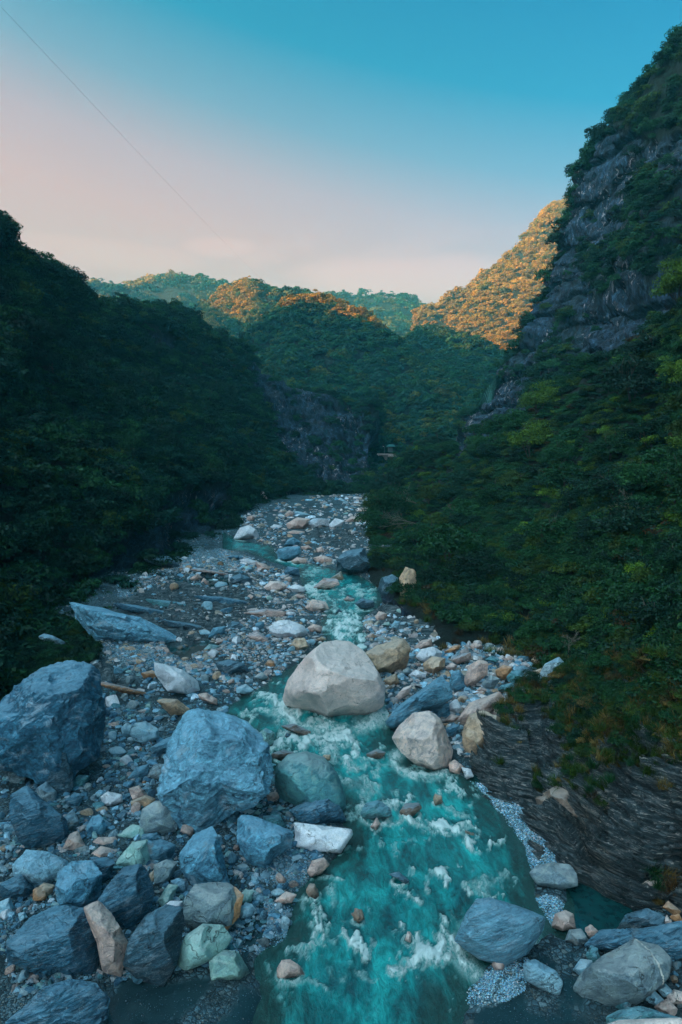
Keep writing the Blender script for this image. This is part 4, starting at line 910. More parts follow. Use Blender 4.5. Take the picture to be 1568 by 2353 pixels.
h('B', [(592, 135), (620, 70), (660, 50), (697, 60), (690, 112), (640, 150), (602, 160)], 'pink', 'crumpled pink boulder in the middle of the right-bank rocks', 'brown', .6, amp=.1, land='the crumpled pink boulder')
h('B', [(525, 150), (540, 105), (570, 95), (590, 120), (588, 165), (560, 180), (528, 172)], 'blue', 'blue upright block left of the crumpled pink boulder', 'slate', .5)
h('B', [(735, 92), (770, 70), (802, 80), (798, 115), (765, 132), (738, 118)], 'orange', 'bright orange-brown stone right of the crumpled pink boulder', 'brown', .8)
h('B', [(785, 122), (810, 95), (850, 95), (864, 130), (830, 150), (792, 142)], 'teal', 'teal rock just right of the bright orange stone', 'slate', .9)
h('B', [(410, 62), (450, 32), (505, 40), (500, 80), (452, 106), (415, 90)], 'tan', 'tan rounded block below the white rock on the right bank', 'brown', .4, land='the tan rounded block')
h('B', [(378, 32), (400, 0), (450, -12), (490, 10), (480, 38), (430, 52), (395, 48)], 'white', 'bluish white rock at the top of the right-bank rocks', 'pale', .4, land='the bluish white rock')
h('B', [(672, 152), (710, 115), (748, 130), (722, 175), (685, 172)], 'grey', 'rounded grey-pink stone below the bright orange one', 'brown', .7)
h('B', [(455, 272), (480, 240), (522, 245), (528, 300), (468, 302)], 'blue', 'square slate-blue block at the lower end of the long blue boulder', 'slate', .3)
h('B', [(530, 242), (560, 225), (577, 260), (562, 282), (530, 268)], 'white', 'small white stone beside the square slate-blue block', 'pale', .4)
h('B', [(735, 185), (760, 160), (812, 147), (818, 165), (780, 190)], 'teal', 'thin teal flake of slate in the right-bank rocks', 'slate', .7)
h('B', [(278, 215), (320, 172), (357, 160), (345, 195), (300, 225)], 'pale', 'grey-white stone against the back of the long blue boulder', 'pale', .2)
h('B', [(122, 735), (150, 690), (210, 676), (260, 710), (268, 745), (205, 768), (140, 757)], 'teal', 'dark rounded rock in midstream with foam around it', 'slate', -.1, water=True)
h('B', [(300, 727), (330, 690), (390, 688), (404, 710), (360, 747), (318, 752)], 'umber', 'brown angular rock in midstream right of the dark rounded one', 'slate', -.1, water=True)
h('B', [(453, 668), (462, 650), (490, 655), (496, 682), (460, 697)], 'tan', 'small red-brown stone alone in the current', 'brown', -.1, water=True)
h('B', [(172, 792), (198, 758), (218, 778), (195, 806)], 'pink', 'small pink stone below the dark rounded midstream rock', 'pale', -.05, water=True)
h('B', [(150, 468), (200, 446), (242, 460), (222, 487), (160, 487)], 'umber', 'low brown stone awash left of the pale boulder at the bend', 'slate', -.1, water=True)
h('B', [(550, 840), (600, 812), (700, 840), (680, 858), (600, 858)], 'tan', 'tan ledge just under the foam in the middle of the river', 'brown', -.3, water=True)
h('B', [(248, 1008), (300, 998), (348, 1035), (330, 1052), (290, 1025)], 'dark', 'black sliver of rock almost drowned in the river', 'slate', -.15, water=True)
h('B', [(90, 1192), (105, 1166), (135, 1170), (142, 1205), (110, 1222)], 'umber', 'small round brown stone at the lower left of the white water', 'brown', -.1, water=True)
h('B', [(325, 1300), (340, 1265), (355, 1275), (350, 1310)], 'pale', 'tiny pale stone amid the boiling foam near the bottom', 'pale', -.1, water=True)
h('B', [(545, 1298), (600, 1200), (660, 1135), (720, 1130), (850, 1165), (962, 1208), (940, 1262), (860, 1350), (760, 1392), (650, 1370), (580, 1325)], 'steel', 'big blue slab boulder with a flat slanting top at the lower right', 'slate', .0, nf=5, amp=.04, water=True, land='the big blue slab boulder')
h('B', [(893, 1002), (930, 975), (1000, 964), (1065, 972), (1088, 1005), (1085, 1052), (980, 1072), (920, 1048)], 'grey', 'smooth grey boulder at the end of the white gravel strip', 'brown', .1, nf=8, land='the smooth grey boulder')
h('B', [(983, 1237), (1005, 1190), (1050, 1176), (1080, 1190), (1082, 1242), (1025, 1252)], 'pink', 'pale pink block on the lower gravel patch', 'pale', .15)
wb = h('B', [(1083, 1505), (1130, 1450), (1230, 1390), (1380, 1325), (1480, 1350), (1522, 1400), (1490, 1470), (1400, 1530), (1270, 1600), (1180, 1602), (1095, 1555)], 'grey', 'large grey boulder with one white band at its right end', 'brown', .3, nf=7, amp=.04, land='the white-banded boulder')
h('B', [(1290, 1232), (1330, 1190), (1420, 1168), (1482, 1200), (1462, 1247), (1340, 1257)], 'dark', 'dark flat boulder below the bedrock at the right', 'slate', .3)
h('B', [(1378, 1062), (1420, 1038), (1497, 1043), (1480, 1070), (1390, 1078)], 'pink', 'peach and white stone on the slate near the right edge', 'brown', .8)
h('B', [(1488, 1155), (1515, 1132), (1558, 1170), (1532, 1192)], 'orange', 'upper orange stone of the little heap at the right edge', 'brown', .8)
h('B', [(1518, 1195), (1555, 1178), (1562, 1212), (1530, 1212)], 'orange', 'lower orange stone of the little heap at the right edge', 'brown', .7)
h('B', [(1483, 1217), (1505, 1195), (1522, 1225), (1500, 1232)], 'pale', 'pale pink stone of the little heap at the right edge', 'pale', .7)
h('B', [(1045, 1302), (1070, 1262), (1120, 1258), (1142, 1300), (1100, 1322)], 'grey', 'grey rock left of two small ones by the dark channel', 'brown', .1)
h('B', [(1138, 1252), (1165, 1238), (1190, 1262), (1180, 1285), (1150, 1285)], 'pink', 'small warm grey stone between the channel and the slate', 'brown', .2)
h('B', [(1083, 1432), (1120, 1395), (1167, 1400), (1168, 1432), (1110, 1462)], 'bluepale', 'rounded pale rock at the left end of the white-banded boulder', 'pale', .2)
h('B', [(1140, 1370), (1165, 1338), (1190, 1345), (1198, 1400), (1160, 1402)], 'teal', 'dim teal rock above the white-banded boulder', 'slate', .2)
h('B', [(868, 1422), (920, 1403), (1000, 1445), (1024, 1482), (1002, 1532), (920, 1507), (870, 1477)], 'bluepale', 'small slab with white stripes beside the lowest gravel patch', 'slate', .05, nf=10)
h('B', [(716, 1412), (738, 1386), (776, 1400), (762, 1432), (728, 1430)], 'pink', 'pink stone on top of the lowest gravel patch', 'pale', .15)
h('B', [(1383, 1535), (1440, 1525), (1482, 1570), (1452, 1598), (1400, 1572)], 'bluepale', 'oblong pale stone below the white-banded boulder', 'pale', .4)
h('B', [(1458, 1520), (1500, 1503), (1532, 1540), (1482, 1552)], 'bluepale', 'pale stone tucked under the right end of the white-banded boulder', 'pale', .5)
h('B', [(1500, 1552), (1540, 1530), (1580, 1540), (1580, 1580), (1520, 1582)], 'pale', 'pale stone cut by the right edge near the bottom', 'pale', .5)
h('B', [(1450, 1602), (1510, 1573), (1542, 1610), (1522, 1642), (1468, 1622)], 'pink', 'pinkish white stone nearest the bottom right corner', 'pale', .4)
h('B', [(1268, 1595), (1300, 1556), (1342, 1580), (1332, 1612), (1290, 1622)], 'teal', 'round green stone in the shadow of the white-banded boulder', 'mottled', .3)
h('B', [(1372, 1580), (1388, 1562), (1402, 1590), (1388, 1602)], 'green', 'tiny mint stone beside the round green one', 'pale', .3)
h('B', [(525, 512), (550, 496), (582, 520), (566, 552), (530, 545)], 'pink', 'dull pink stone where the gravel strip begins', 'brown', .05)
h('B', [(583, 530), (620, 538), (632, 565), (600, 577)], 'white', 'small whitish stone at the head of the gravel strip', 'pale', .15)
h('B', [(872, 770), (930, 720), (918, 668), (1000, 625), (1110, 588), (1132, 620), (1115, 700), (1130, 770), (1040, 805), (960, 822), (885, 802)], 'umber', 'tan and pink knob of bedrock bulging from the dark slate', 'brown', .1, amp=.06, nf=12, name='rock_outcrop', cat='outcrop', land='the pink bedrock knob')
h('B', [(1130, 1325), (1220, 1262), (1400, 1258), (1580, 1228), (1580, 1330), (1500, 1385), (1300, 1352), (1180, 1342)], 'slate', 'stack of dark slate ledges above the white-banded boulder', 'slate', .4, amp=.09, name='rock_ledge', cat='ledge')
h('B', [(1240, 1650), (1300, 1625), (1400, 1610), (1500, 1640), (1590, 1660), (1590, 1720), (1240, 1720)], 'teal', 'low slate ledge along the bottom right corner', 'slate', .5, name='rock_ledge', cat='ledge', amp=.08)
# --- E: upper right bank
h('E', [(388, 562), (440, 530), (490, 523), (492, 560), (420, 582)], 'pink', 'slanting grey-pink slab right of the bluish white rock', 'slate', .5)
h('E', [(352, 522), (400, 490), (436, 484), (432, 506), (380, 527)], 'orange', 'flat orange stone on the bank behind the bluish white rock', 'brown', .5)
h('E', [(198, 495), (240, 462), (292, 453), (294, 490), (222, 517)], 'pink', 'flat-topped tan rock behind the bluish white one', 'brown', .4)
h('E', [(770, 658), (800, 620), (872, 598), (842, 650)], 'tan', 'long brown stone between the teal rock and the tall grey boulder', 'brown', 1.0)
h('E', [(353, 602), (390, 578), (422, 590), (402, 617)], 'pink', 'flesh-pink stone right of the tan rounded block', 'pale', .5)
h('E', [(173, 637), (210, 612), (262, 630), (262, 655), (200, 657)], 'white', 'whitish oval stone between the large brown block and the long blue boulder', 'pale', .3)
h('E', [(43, 662), (110, 628), (127, 680), (70, 697)], 'tan', 'dark brown stone at the right foot of the giant pale boulder', 'brown', .2)
h('E', [(128, 627), (170, 598), (192, 620), (160, 642)], 'grey', 'grey stone under the large brown block', 'brown', .3)
h('E', [(358, 922), (400, 888), (432, 900), (410, 962), (380, 947)], 'slate', 'dark blue stone right of the pale boulder at the bend', 'slate', .3)
h('E', [(353, 872), (390, 838), (442, 850), (400, 882)], 'pink', 'red-brown stone behind the pale boulder at the bend', 'brown', .4)
h('E', [(395, 985), (420, 940), (440, 950), (425, 985)], 'bluepale', 'narrow grey-blue stone at the right foot of the pale boulder at the bend', 'slate', .3)
h('E', [(700, 735), (690, 712), (705, 708), (720, 748), (690, 752)], 'tan', 'upper ochre pebble stone left of the whitish slabs', 'brown', .8)
h('E', [(716, 752), (745, 728), (757, 765), (725, 770)], 'orange', 'small amber stone beside the ochre one', 'brown', .8)
h('E', [(408, 772), (440, 744), (477, 760), (450, 782)], 'tan', 'amber-brown stone above the square slate-blue block', 'brown', .5)
h('E', [(515, 720), (540, 700), (575, 715), (550, 732)], 'pink', 'flat pink stone right of the blue upright block', 'pale', .5)
h('E', [(820, 780), (850, 752), (905, 760), (880, 785)], 'bluepale', 'pale blue stone at the foot of the tall grey boulder', 'slate', 1.0)
h('E', [(560, 560), (600, 540), (635, 555), (620, 575)], 'teal', 'dark greenish stone at the top edge of the right-bank rocks', 'slate', .7)
h('E', [(640, 790), (690, 770), (740, 780), (700, 800)], 'bluepale', 'grey-blue flat stone left of the dark blue block', 'slate', .7)
h('E', [(455, 600), (480, 585), (500, 600), (480, 612)], 'pale', 'light flat stone below the slanting grey-pink slab', 'pale', .5)
h('E', [(800, 560), (820, 543), (852, 580), (815, 585)], 'tan', 'pointed tan stone under the bushes right of the orange one', 'brown', 1.0)
# --- far and middle river
h('C', [(565, 337), (600, 277), (650, 262), (690, 290), (708, 332), (640, 342)], 'white', 'far white boulder at the left end of the upper pool', 'pale', 0, water=True, land='the far white boulder')
h('C', [(797, 392), (850, 375), (915, 373), (922, 410), (870, 452), (800, 442)], 'blue', 'large flat-faced blue boulder beside the upper channel', 'slate', 0, water=True, land='the flat-faced blue boulder')
h('C', [(750, 797), (800, 762), (860, 758), (940, 790), (957, 830), (900, 862), (820, 862), (770, 832)], 'white', 'white faceted boulder with a grey underside above the giant pale one', 'pale', .2, nf=18, land='the white faceted boulder')
h('C', [(633, 842), (690, 812), (740, 850), (762, 880), (700, 884)], 'pink', 'grey and pink rock left of the white faceted boulder', 'slate', .2)
h('C', [(865, 892), (890, 855), (940, 853), (962, 900), (900, 927)], 'tan', 'brown cracked rock below the white faceted boulder', 'brown', .1)
h('C', [(940, 692), (980, 650), (1050, 663), (1072, 702), (980, 722)], 'pale', 'cream rock with brown seams at the left edge of the rapids', 'brown', .05, water=True)
h('C', [(725, 587), (760, 555), (820, 558), (857, 582), (800, 612), (740, 602)], 'pale', 'cream boulder on the middle gravel bar', 'pale', .2, land='the cream boulder')
h('C', [(980, 592), (1040, 540), (1110, 543), (1124, 577), (1050, 602)], 'pink', 'smooth mauve boulder in the upper rapids', 'slate', 0, water=True, land='the smooth mauve boulder')
h('C', [(1078, 540), (1130, 503), (1147, 552), (1110, 548)], 'tan', 'pointed brown rock behind the smooth mauve boulder', 'slate', 0, water=True)
h('C', [(1200, 672), (1240, 645), (1302, 660), (1307, 692), (1240, 707)], 'dark', 'dark slate block at the right side of the rapids', 'slate', 0, water=True)
h('C', [(1140, 655), (1165, 635), (1205, 650), (1185, 665)], 'pink', 'small mauve ledge left of the dark slate block', 'slate', 0, water=True)
h('C', [(1100, 725), (1120, 698), (1140, 718)], 'dark', 'tiny black tooth of rock in the steep rapids', 'slate', 0, water=True)
h('C', [(830, 512), (850, 478), (910, 488), (917, 532), (850, 532)], 'slate', 'square dark blue block on the shore of the upper channel', 'slate', .1)
h('C', [(868, 452), (900, 430), (952, 440), (947, 467), (890, 467)], 'pink', 'pale pink stone in front of the flat-faced blue boulder', 'pale', 0, water=True)
h('C', [(983, 432), (1040, 420), (1088, 440), (1082, 462), (1000, 457)], 'pink', 'pink rock across the upper channel', 'brown', .1)
h('C', [(598, 445), (640, 435), (700, 455), (690, 472), (620, 467)], 'white', 'white slab left of the upper channel', 'pale', .1)
h('C', [(680, 452), (740, 468), (762, 502), (700, 507)], 'pink', 'pinkish slab touching the white one by the upper channel', 'brown', .1)
h('C', [(545, 540), (600, 515), (660, 540), (672, 582), (600, 582), (560, 575)], 'dark', 'dark overhanging rock with a white end on the middle bar', 'slate', .2)
h('C', [(540, 560), (545, 522), (562, 518), (562, 565)], 'white', 'white end stone leaning on the dark overhanging rock', 'pale', .2)
h('C', [(843, 255), (900, 222), (970, 230), (940, 282), (850, 292)], 'pink', 'leftmost of the big pink boulders at the far bend', 'pale', .3, land='the far pink boulders')
h('C', [(930, 262), (990, 225), (1060, 230), (1072, 270), (980, 287)], 'white', 'lilac boulder between the big pink ones at the far bend', 'slate', .4)
h('C', [(1065, 262), (1100, 225), (1150, 240), (1120, 287), (1075, 285)], 'white', 'white wedge boulder right of the lilac one at the far bend', 'pale', .4)
h('C', [(1150, 242), (1190, 212), (1242, 225), (1247, 257), (1160, 262)], 'pink', 'rightmost of the big pink boulders at the far bend', 'pale', .5)
h('C', [(765, 272), (780, 258), (820, 265), (815, 287), (775, 287)], 'white', 'small white block right of the far white boulder', 'pale', .2)
h('C', [(840, 205), (860, 183), (882, 205), (870, 232), (845, 227)], 'pink', 'reddish upright rock left of the far pink boulders', 'brown', .4)
h('C', [(885, 208), (900, 190), (965, 205), (960, 222), (900, 220)], 'bluepale', 'bluish slab behind the far pink boulders', 'pale', .6)
h('C', [(828, 370), (850, 340), (880, 325), (922, 350), (900, 375)], 'blue', 'layered blue rock above the flat-faced blue boulder', 'slate', .2)
h('C', [(845, 300), (880, 290), (940, 295), (940, 315), (870, 315)], 'pink', 'flat pink stone below the far pink boulders', 'pale', .3)
h('C', [(1240, 265), (1260, 238), (1290, 245), (1285, 270)], 'white', 'pale stone at the foot of the bushes at the far bend', 'pale', .5)
h('C', [(1300, 155), (1320, 128), (1345, 140), (1335, 170)], 'white', 'white broken rock highest at the far bend', 'pale', .7)
h('C', [(1200, 190), (1250, 170), (1300, 185), (1290, 208), (1220, 210)], 'pink', 'tan flat rock above the rightmost pink boulder', 'brown', .6)
h('C', [(920, 375), (960, 368), (980, 385), (940, 395)], 'pink', 'brown stone right behind the flat-faced blue boulder', 'brown', .2)
h('C', [(1000, 385), (1030, 375), (1045, 400), (1010, 412)], 'pink', 'rose stone on the far gravel right of the blue boulder', 'pale', .2)
h('C', [(695, 345), (715, 332), (735, 345), (715, 353)], 'pink', 'pink pebble stone in front of the far white boulder', 'pale', .1)
h('C', [(735, 355), (745, 342), (755, 350), (750, 360)], 'tan', 'small brown stone in the gravel by the upper pool', 'brown', .1)
h('C', [(340, 490), (400, 488), (550, 517), (548, 528), (420, 510), (345, 500)], 'pink', 'long thin pinkish slab lying across the left gravel', 'slate', .3, nf=4, name='rock_ledge', cat='slab')
h('C', [(712, 95), (725, 85), (757, 150), (737, 163), (715, 130)], 'pink', 'upright pale slab at the foot of the left forest slope', 'pale', .6)
h('C', [(338, 545), (380, 515), (402, 540), (372, 557)], 'pink', 'mauve rock in front of the long thin slab', 'brown', .3)
h('C', [(395, 570), (410, 540), (440, 560), (440, 580)], 'pink', 'red-brown stone right of the mauve rock', 'brown', .3)
h('C', [(340, 580), (380, 563), (412, 575), (400, 595), (350, 597)], 'teal', 'teal slab stone at the edge of the left puddle', 'slate', .2)
h('C', [(470, 575), (490, 558), (535, 565), (532, 590), (480, 597)], 'bluepale', 'pale layered block left of the dark overhanging rock', 'pale', .2)
h('C', [(550, 970), (560, 940), (590, 943), (588, 975)], 'white', 'cube-shaped white stone on the gravel above the lilac-white slab', 'pale', .3)
h('C', [(290, 438), (310, 425), (330, 435), (310, 448)], 'white', 'white stone on the farthest left gravel', 'pale', .3)
h('C', [(678, 1057), (700, 1040), (740, 1040), (752, 1070), (690, 1077)], 'pink', 'pinkish flat rock at the water edge left of the giant pale boulder', 'pale', .1)
h('C', [(530, 800), (560, 765), (600, 770), (630, 800), (580, 820)], 'dark', 'dark blue-grey rock left of the grey and pink one', 'slate', .2)
h('C', [(435, 850), (460, 800), (530, 790), (520, 830), (470, 855)], 'blue', 'flat slate-blue slab beside the teal puddle', 'slate', .2)
h('C', [(410, 915), (440, 885), (500, 895), (490, 925)], 'green', 'greenish rounded rock at the end of the teal puddle', 'slate', .2)
h('C', [(850, 590), (890, 570), (945, 590), (940, 620), (880, 615)], 'white', 'white-topped grey rock at the shore of the upper rapids', 'pale', .1)
h('C', [(870, 640), (900, 625), (940, 630), (945, 650)], 'pink', 'flat pink stone by the cream rock with brown seams', 'pale', .1)
h('C', [(955, 800), (985, 780), (1030, 790), (1025, 825), (970, 825)], 'pink', 'rosy rock between the white faceted boulder and the rapids', 'brown', .1)
h('C', [(1000, 860), (1030, 845), (1055, 860), (1030, 872)], 'tan', 'brown stone at the water edge just above the giant pale boulder', 'brown', .1, water=True)
h('C', [(1310, 740), (1330, 715), (1370, 725), (1360, 765), (1320, 765)], 'pink', 'pinkish grey rock on the right bank beside the rapids', 'brown', .3)
h('C', [(1390, 800), (1410, 765), (1440, 770), (1430, 815)], 'bluepale', 'light blue upright rock on the right bank', 'slate', .4)
h('C', [(1300, 870), (1330, 845), (1360, 855), (1340, 880)], 'grey', 'grey stone at the right shore below the rapids', 'brown', .1)
h('C', [(400, 1170), (385, 1145), (420, 1140), (478, 1180), (470, 1200)], 'tan', 'peach oblong stone right of the lilac-white slab', 'brown', .3)
# --- bank features of other shapes
h('L', [(430, 780), (520, 815), (640, 830), (720, 860), (800, 878), (870, 890), (950, 930), (1060, 985), (1140, 1040), (1195, 1072), (1120, 1085), (1000, 1075), (850, 1068), (700, 1065), (600, 1030), (540, 960), (460, 850)], 'steel', 'long white-veined tongue of rock sloping down from the left bank', 'mottled', .2, amp=.15, nf=34, thick=1.3, name='rock_outcrop', cat='outcrop', land='the long white-veined outcrop')
h('L', [(240, 1015), (280, 995), (330, 1010), (400, 1045), (430, 1090), (360, 1105), (290, 1060)], 'grey', 'pale crumbling outcrop on the dark left bank', 'mottled', .8, name='rock_outcrop', cat='outcrop')
h('L', [(735, 560), (760, 560), (815, 620), (800, 635), (765, 610)], 'slate', 'dim slate fin at the foot of the left slope', 'slate', .3, name='rock_outcrop', cat='outcrop')
h('L', [(900, 520), (930, 505), (1060, 510), (1130, 570), (1120, 600), (1000, 570), (920, 545)], 'dark', 'dark ledge at the inner corner of the left gravel', 'slate', .4, name='rock_ledge', cat='ledge')
h('B', [(1225, 1690), (1300, 1668), (1560, 1660), (1590, 1700), (1500, 1740), (1230, 1740)], 'pale', 'pale rounded ledge peeping in at the very bottom right', 'pale', 3.0, name='rock_ledge', cat='ledge', nf=4, amp=.02)
h('C', [(1110, 500), (1105, 440), (1150, 400), (1250, 380), (1290, 470), (1260, 520), (1180, 520)], 'dark', 'dark fluted rock wall at the right side of the upper channel', 'slate', .2, amp=.12, name='rock_outcrop', cat='outcrop')
h('C', [(1320, 600), (1340, 540), (1400, 520), (1460, 560), (1470, 640), (1400, 660), (1340, 640)], 'dark', 'black undercut rock where the bushes reach the rapids', 'slate', .2, amp=.1, name='rock_outcrop', cat='outcrop')
h('C', [(1440, 640), (1435, 540), (1470, 480), (1520, 500), (1530, 620), (1500, 680)], 'tan', 'brown ribbed rock face below the right-bank bushes', 'brown', .6, amp=.12, name='rock_outcrop', cat='outcrop')
# lighter shoulder and darker pillar on the huge boulder at the left edge
h('A', [(300, 320), (340, 250), (400, 215), (445, 290), (452, 400), (440, 478), (360, 532), (330, 560), (305, 470)], 'blue', 'smooth lighter blue block forming the right shoulder of the huge grooved boulder', 'slate', .45, thick=.75, nf=5, amp=.04)
h('A', [(180, 340), (250, 330), (300, 350), (310, 470), (335, 600), (300, 648), (235, 606), (200, 500)], 'dark', 'dark hollow pillar under the overhang of the huge grooved boulder', 'slate', .42, thick=.8, nf=8, amp=.12)
white_band(wb, (1, .25, .1), .80, .93, MR['pale'])
h('L', [(700, 800), (860, 818), (1000, 848), (1155, 880), (1100, 902), (900, 875), (760, 845)], 'slate', 'longest dark slate ledge behind the white-veined outcrop', 'slate', .25, amp=.10, nf=12, thick=.8, name='rock_ledge', cat='ledge')
h('L', [(1000, 905), (1180, 928), (1310, 960), (1250, 988), (1050, 955)], 'dark', 'low dark ledge at the tip of the white-veined outcrop', 'slate', .25, amp=.10, nf=12, thick=.8, name='rock_ledge', cat='ledge')
h('L', [(900, 775), (1060, 790), (1260, 818), (1200, 848), (980, 826)], 'teal', 'grey-green ledge in the middle of the left gravel flat', 'slate', .25, amp=.10, nf=12, thick=.8, name='rock_ledge', cat='ledge')
h('L', [(1200, 755), (1400, 765), (1570, 798), (1500, 828), (1300, 802)], 'slate', 'dark ledge nearest the upper rapids on the left flat', 'slate', .25, amp=.10, nf=12, thick=.8, name='rock_ledge', cat='ledge')
h('C', [(610, 722), (740, 698), (845, 713), (830, 748), (720, 742)], 'pink', 'mauve layered ledge above the white faceted boulder', 'slate', .2, amp=.10, nf=12, thick=.8, name='rock_ledge', cat='ledge')
h('C', [(470, 985), (540, 965), (620, 985), (660, 1030), (560, 1050), (490, 1020)], 'dark', 'black slate ledge on the gravel left of the giant pale boulder', 'slate', .2, amp=.10, nf=12, thick=.8, name='rock_ledge', cat='ledge')
build_water()

# ------------------------------------------------------------------ loose stones
rg = np.random.default_rng(7)
def small_rock(seed, kind, sub=2, flat=.6, amp=.10):
    r = np.random.default_rng(seed); U, Fc = ico(sub); Q = U.copy()
    rho = np.abs(Q); pe = 2.6; Q *= (1 / (rho ** pe).sum(1) ** (1 / pe))[:, None]
    Q = facet(Q, r, 12, .95, .55, .95, front=False)
    Q = Q * (1 + amp * fbm(Q * 1.6 + r.random(3) * 30, 3, seed))[:, None]
    Q = Q * np.array([1, r.uniform(.6, .9), flat * r.uniform(.75, 1.2)])
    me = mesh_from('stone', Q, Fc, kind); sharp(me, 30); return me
SHAPES = {'flat': .36, 'rounded': .8, 'angular': .7, 'long': .5}
src = {s: [small_rock(900 + i * 7 + j, MR[('brown', 'slate', 'pale')[i % 3]], 3, SHAPES[s], .03 if s == 'rounded' else .12) for i in range(3)] for j, s in enumerate(SHAPES)}
for me in src['long']:
    co = np.empty(len(me.vertices) * 3, np.float32); me.vertices.foreach_get('co', co); co = co.reshape(-1, 3); co[:, 0] *= 1.45; me.vertices.foreach_set('co', co.ravel())
field = {'left': pix('D', [(235, 1570), (330, 1520), (500, 1530), (620, 1560), (540, 1610), (560, 1660), (640, 1760), (790, 1930), (690, 2000), (670, 2110), (560, 2190), (400, 2240), (40, 2300), (0, 2200), (0, 1800), (150, 1830), (235, 1800)]),
         'midleft': pix('D', [(215, 1540), (250, 1440), (330, 1330), (500, 1268), (640, 1300), (700, 1350), (738, 1400), (740, 1460), (640, 1545), (520, 1570)]),
         'far': pix('D', [(560, 1225), (540, 1195), (640, 1165), (720, 1150), (870, 1142), (850, 1200), (790, 1300), (690, 1290), (620, 1262)]),
         'right': pix('D', [(840, 1400), (900, 1390), (980, 1440), (1250, 1530), (1290, 1600), (1180, 1650), (1100, 1740), (1060, 1740), (1030, 1690), (900, 1660), (880, 1560), (845, 1480)]),
         'corner': pix('D', [(1400, 2210), (1568, 2100), (1568, 2353), (1500, 2353)])}
WHERE = {'left': 'in the left boulder field', 'midleft': 'on the middle left gravel', 'far': 'on the far gravel bar', 'right': 'among the right-bank rocks', 'corner': 'in the lower right corner'}
water_px = np.vstack([WPIX, WPIX2])
def free(x, y, r, margin=.4, water=True):
    if water and inpoly(np.array([x]), np.array([y]), water_px)[0]: return False
    for p in HERO_POLYS:
        if p[:, 0].min() - r < x < p[:, 0].max() + r and p[:, 1].min() - r < y < p[:, 1].max() + r:
            if sdf(np.array([x]), np.array([y]), p)[0] < r * margin: return False
    return True
CW = {'slate-blue': ('blue', 'slate'), 'pale grey': ('bluepale', 'pale'), 'whitish': ('white', 'pale'), 'pinkish': ('pink', 'brown'), 'tan': ('tan', 'brown'), 'rusty': ('orange', 'brown'), 'dark': ('slate', 'slate'), 'greenish': ('green', 'pale'), 'grey': ('grey', 'brown')}
used = set(); taken = []
quota = {'left': 84, 'midleft': 36, 'far': 12, 'right': 32, 'corner': 5}
def rand_in(poly):
    lo, hi = poly.min(0), poly.max(0)
    while True:
        q = lo + rg.random(2) * (hi - lo)
        if inpoly(q[:1], q[1:], poly)[0]: return q
for key, nq in quota.items():
    made = tries = 0
    while made < nq and tries < nq * 60:
        tries += 1
        x, y = rand_in(field[key]); r = {'left': rg.uniform(8, 21), 'far': rg.uniform(5.5, 11), 'midleft': rg.uniform(7.5, 17)}.get(key) or rg.uniform(7, 15)
        if not free(x, y, r, .55): continue
        if any((x - a) ** 2 + ((y - b) * 1.2) ** 2 < (r + c) ** 2 for a, b, c in taken): continue
        warm = {'left': .22, 'midleft': .45, 'far': .5, 'right': .5, 'corner': .3}[key]
        cname = rg.choice(['pinkish', 'tan', 'rusty'], p=[.6, .28, .12]) if rg.random() < warm else rg.choice(['slate-blue', 'pale grey', 'whitish', 'dark', 'greenish', 'grey'], p=[.3, .24, .1, .1, .08, .18])
        shp = rg.choice(list(SHAPES)); sz = 'tiny' if r < 8.5 else ('small' if r < 12 else ('medium-sized' if r < 16.5 else 'fairly large'))
        L = sorted(LAND, key=lambda l: math.hypot(l[0] - x, l[1] - y) - l[2])[0]
        dx, dy = x - L[0], y - L[1]
        rel = ('right of' if dx > 0 else 'left of') if abs(dx) > abs(dy) else ('in front of' if dy > 0 else 'behind')
        lab = '%s %s %s rock %s %s' % (sz, shp, cname, rel, L[3])
        if lab in used: continue
        used.add(lab); taken.append((x, y, r)); made += 1
        g = G(x, y + r * .3, .2)[None][0]; gz = float(ground_z(g[0], g[1])[0]); _, _, dep = proj(g)
        s = r * dep / F * (1.0 if shp != 'long' else .8)
        tn, mk = CW[cname]; variants = src[shp]; idx = {'brown': 0, 'slate': 1, 'pale': 2}[mk]
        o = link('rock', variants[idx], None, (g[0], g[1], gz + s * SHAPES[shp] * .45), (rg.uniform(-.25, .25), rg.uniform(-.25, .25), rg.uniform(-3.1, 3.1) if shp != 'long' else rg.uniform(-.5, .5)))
        o.scale = (s, s, s); tag(o, lab, 'rock', 'loose rocks ' + WHERE[key], tint=np.array(TINT[tn]) * rg.uniform(.85, 1.15))

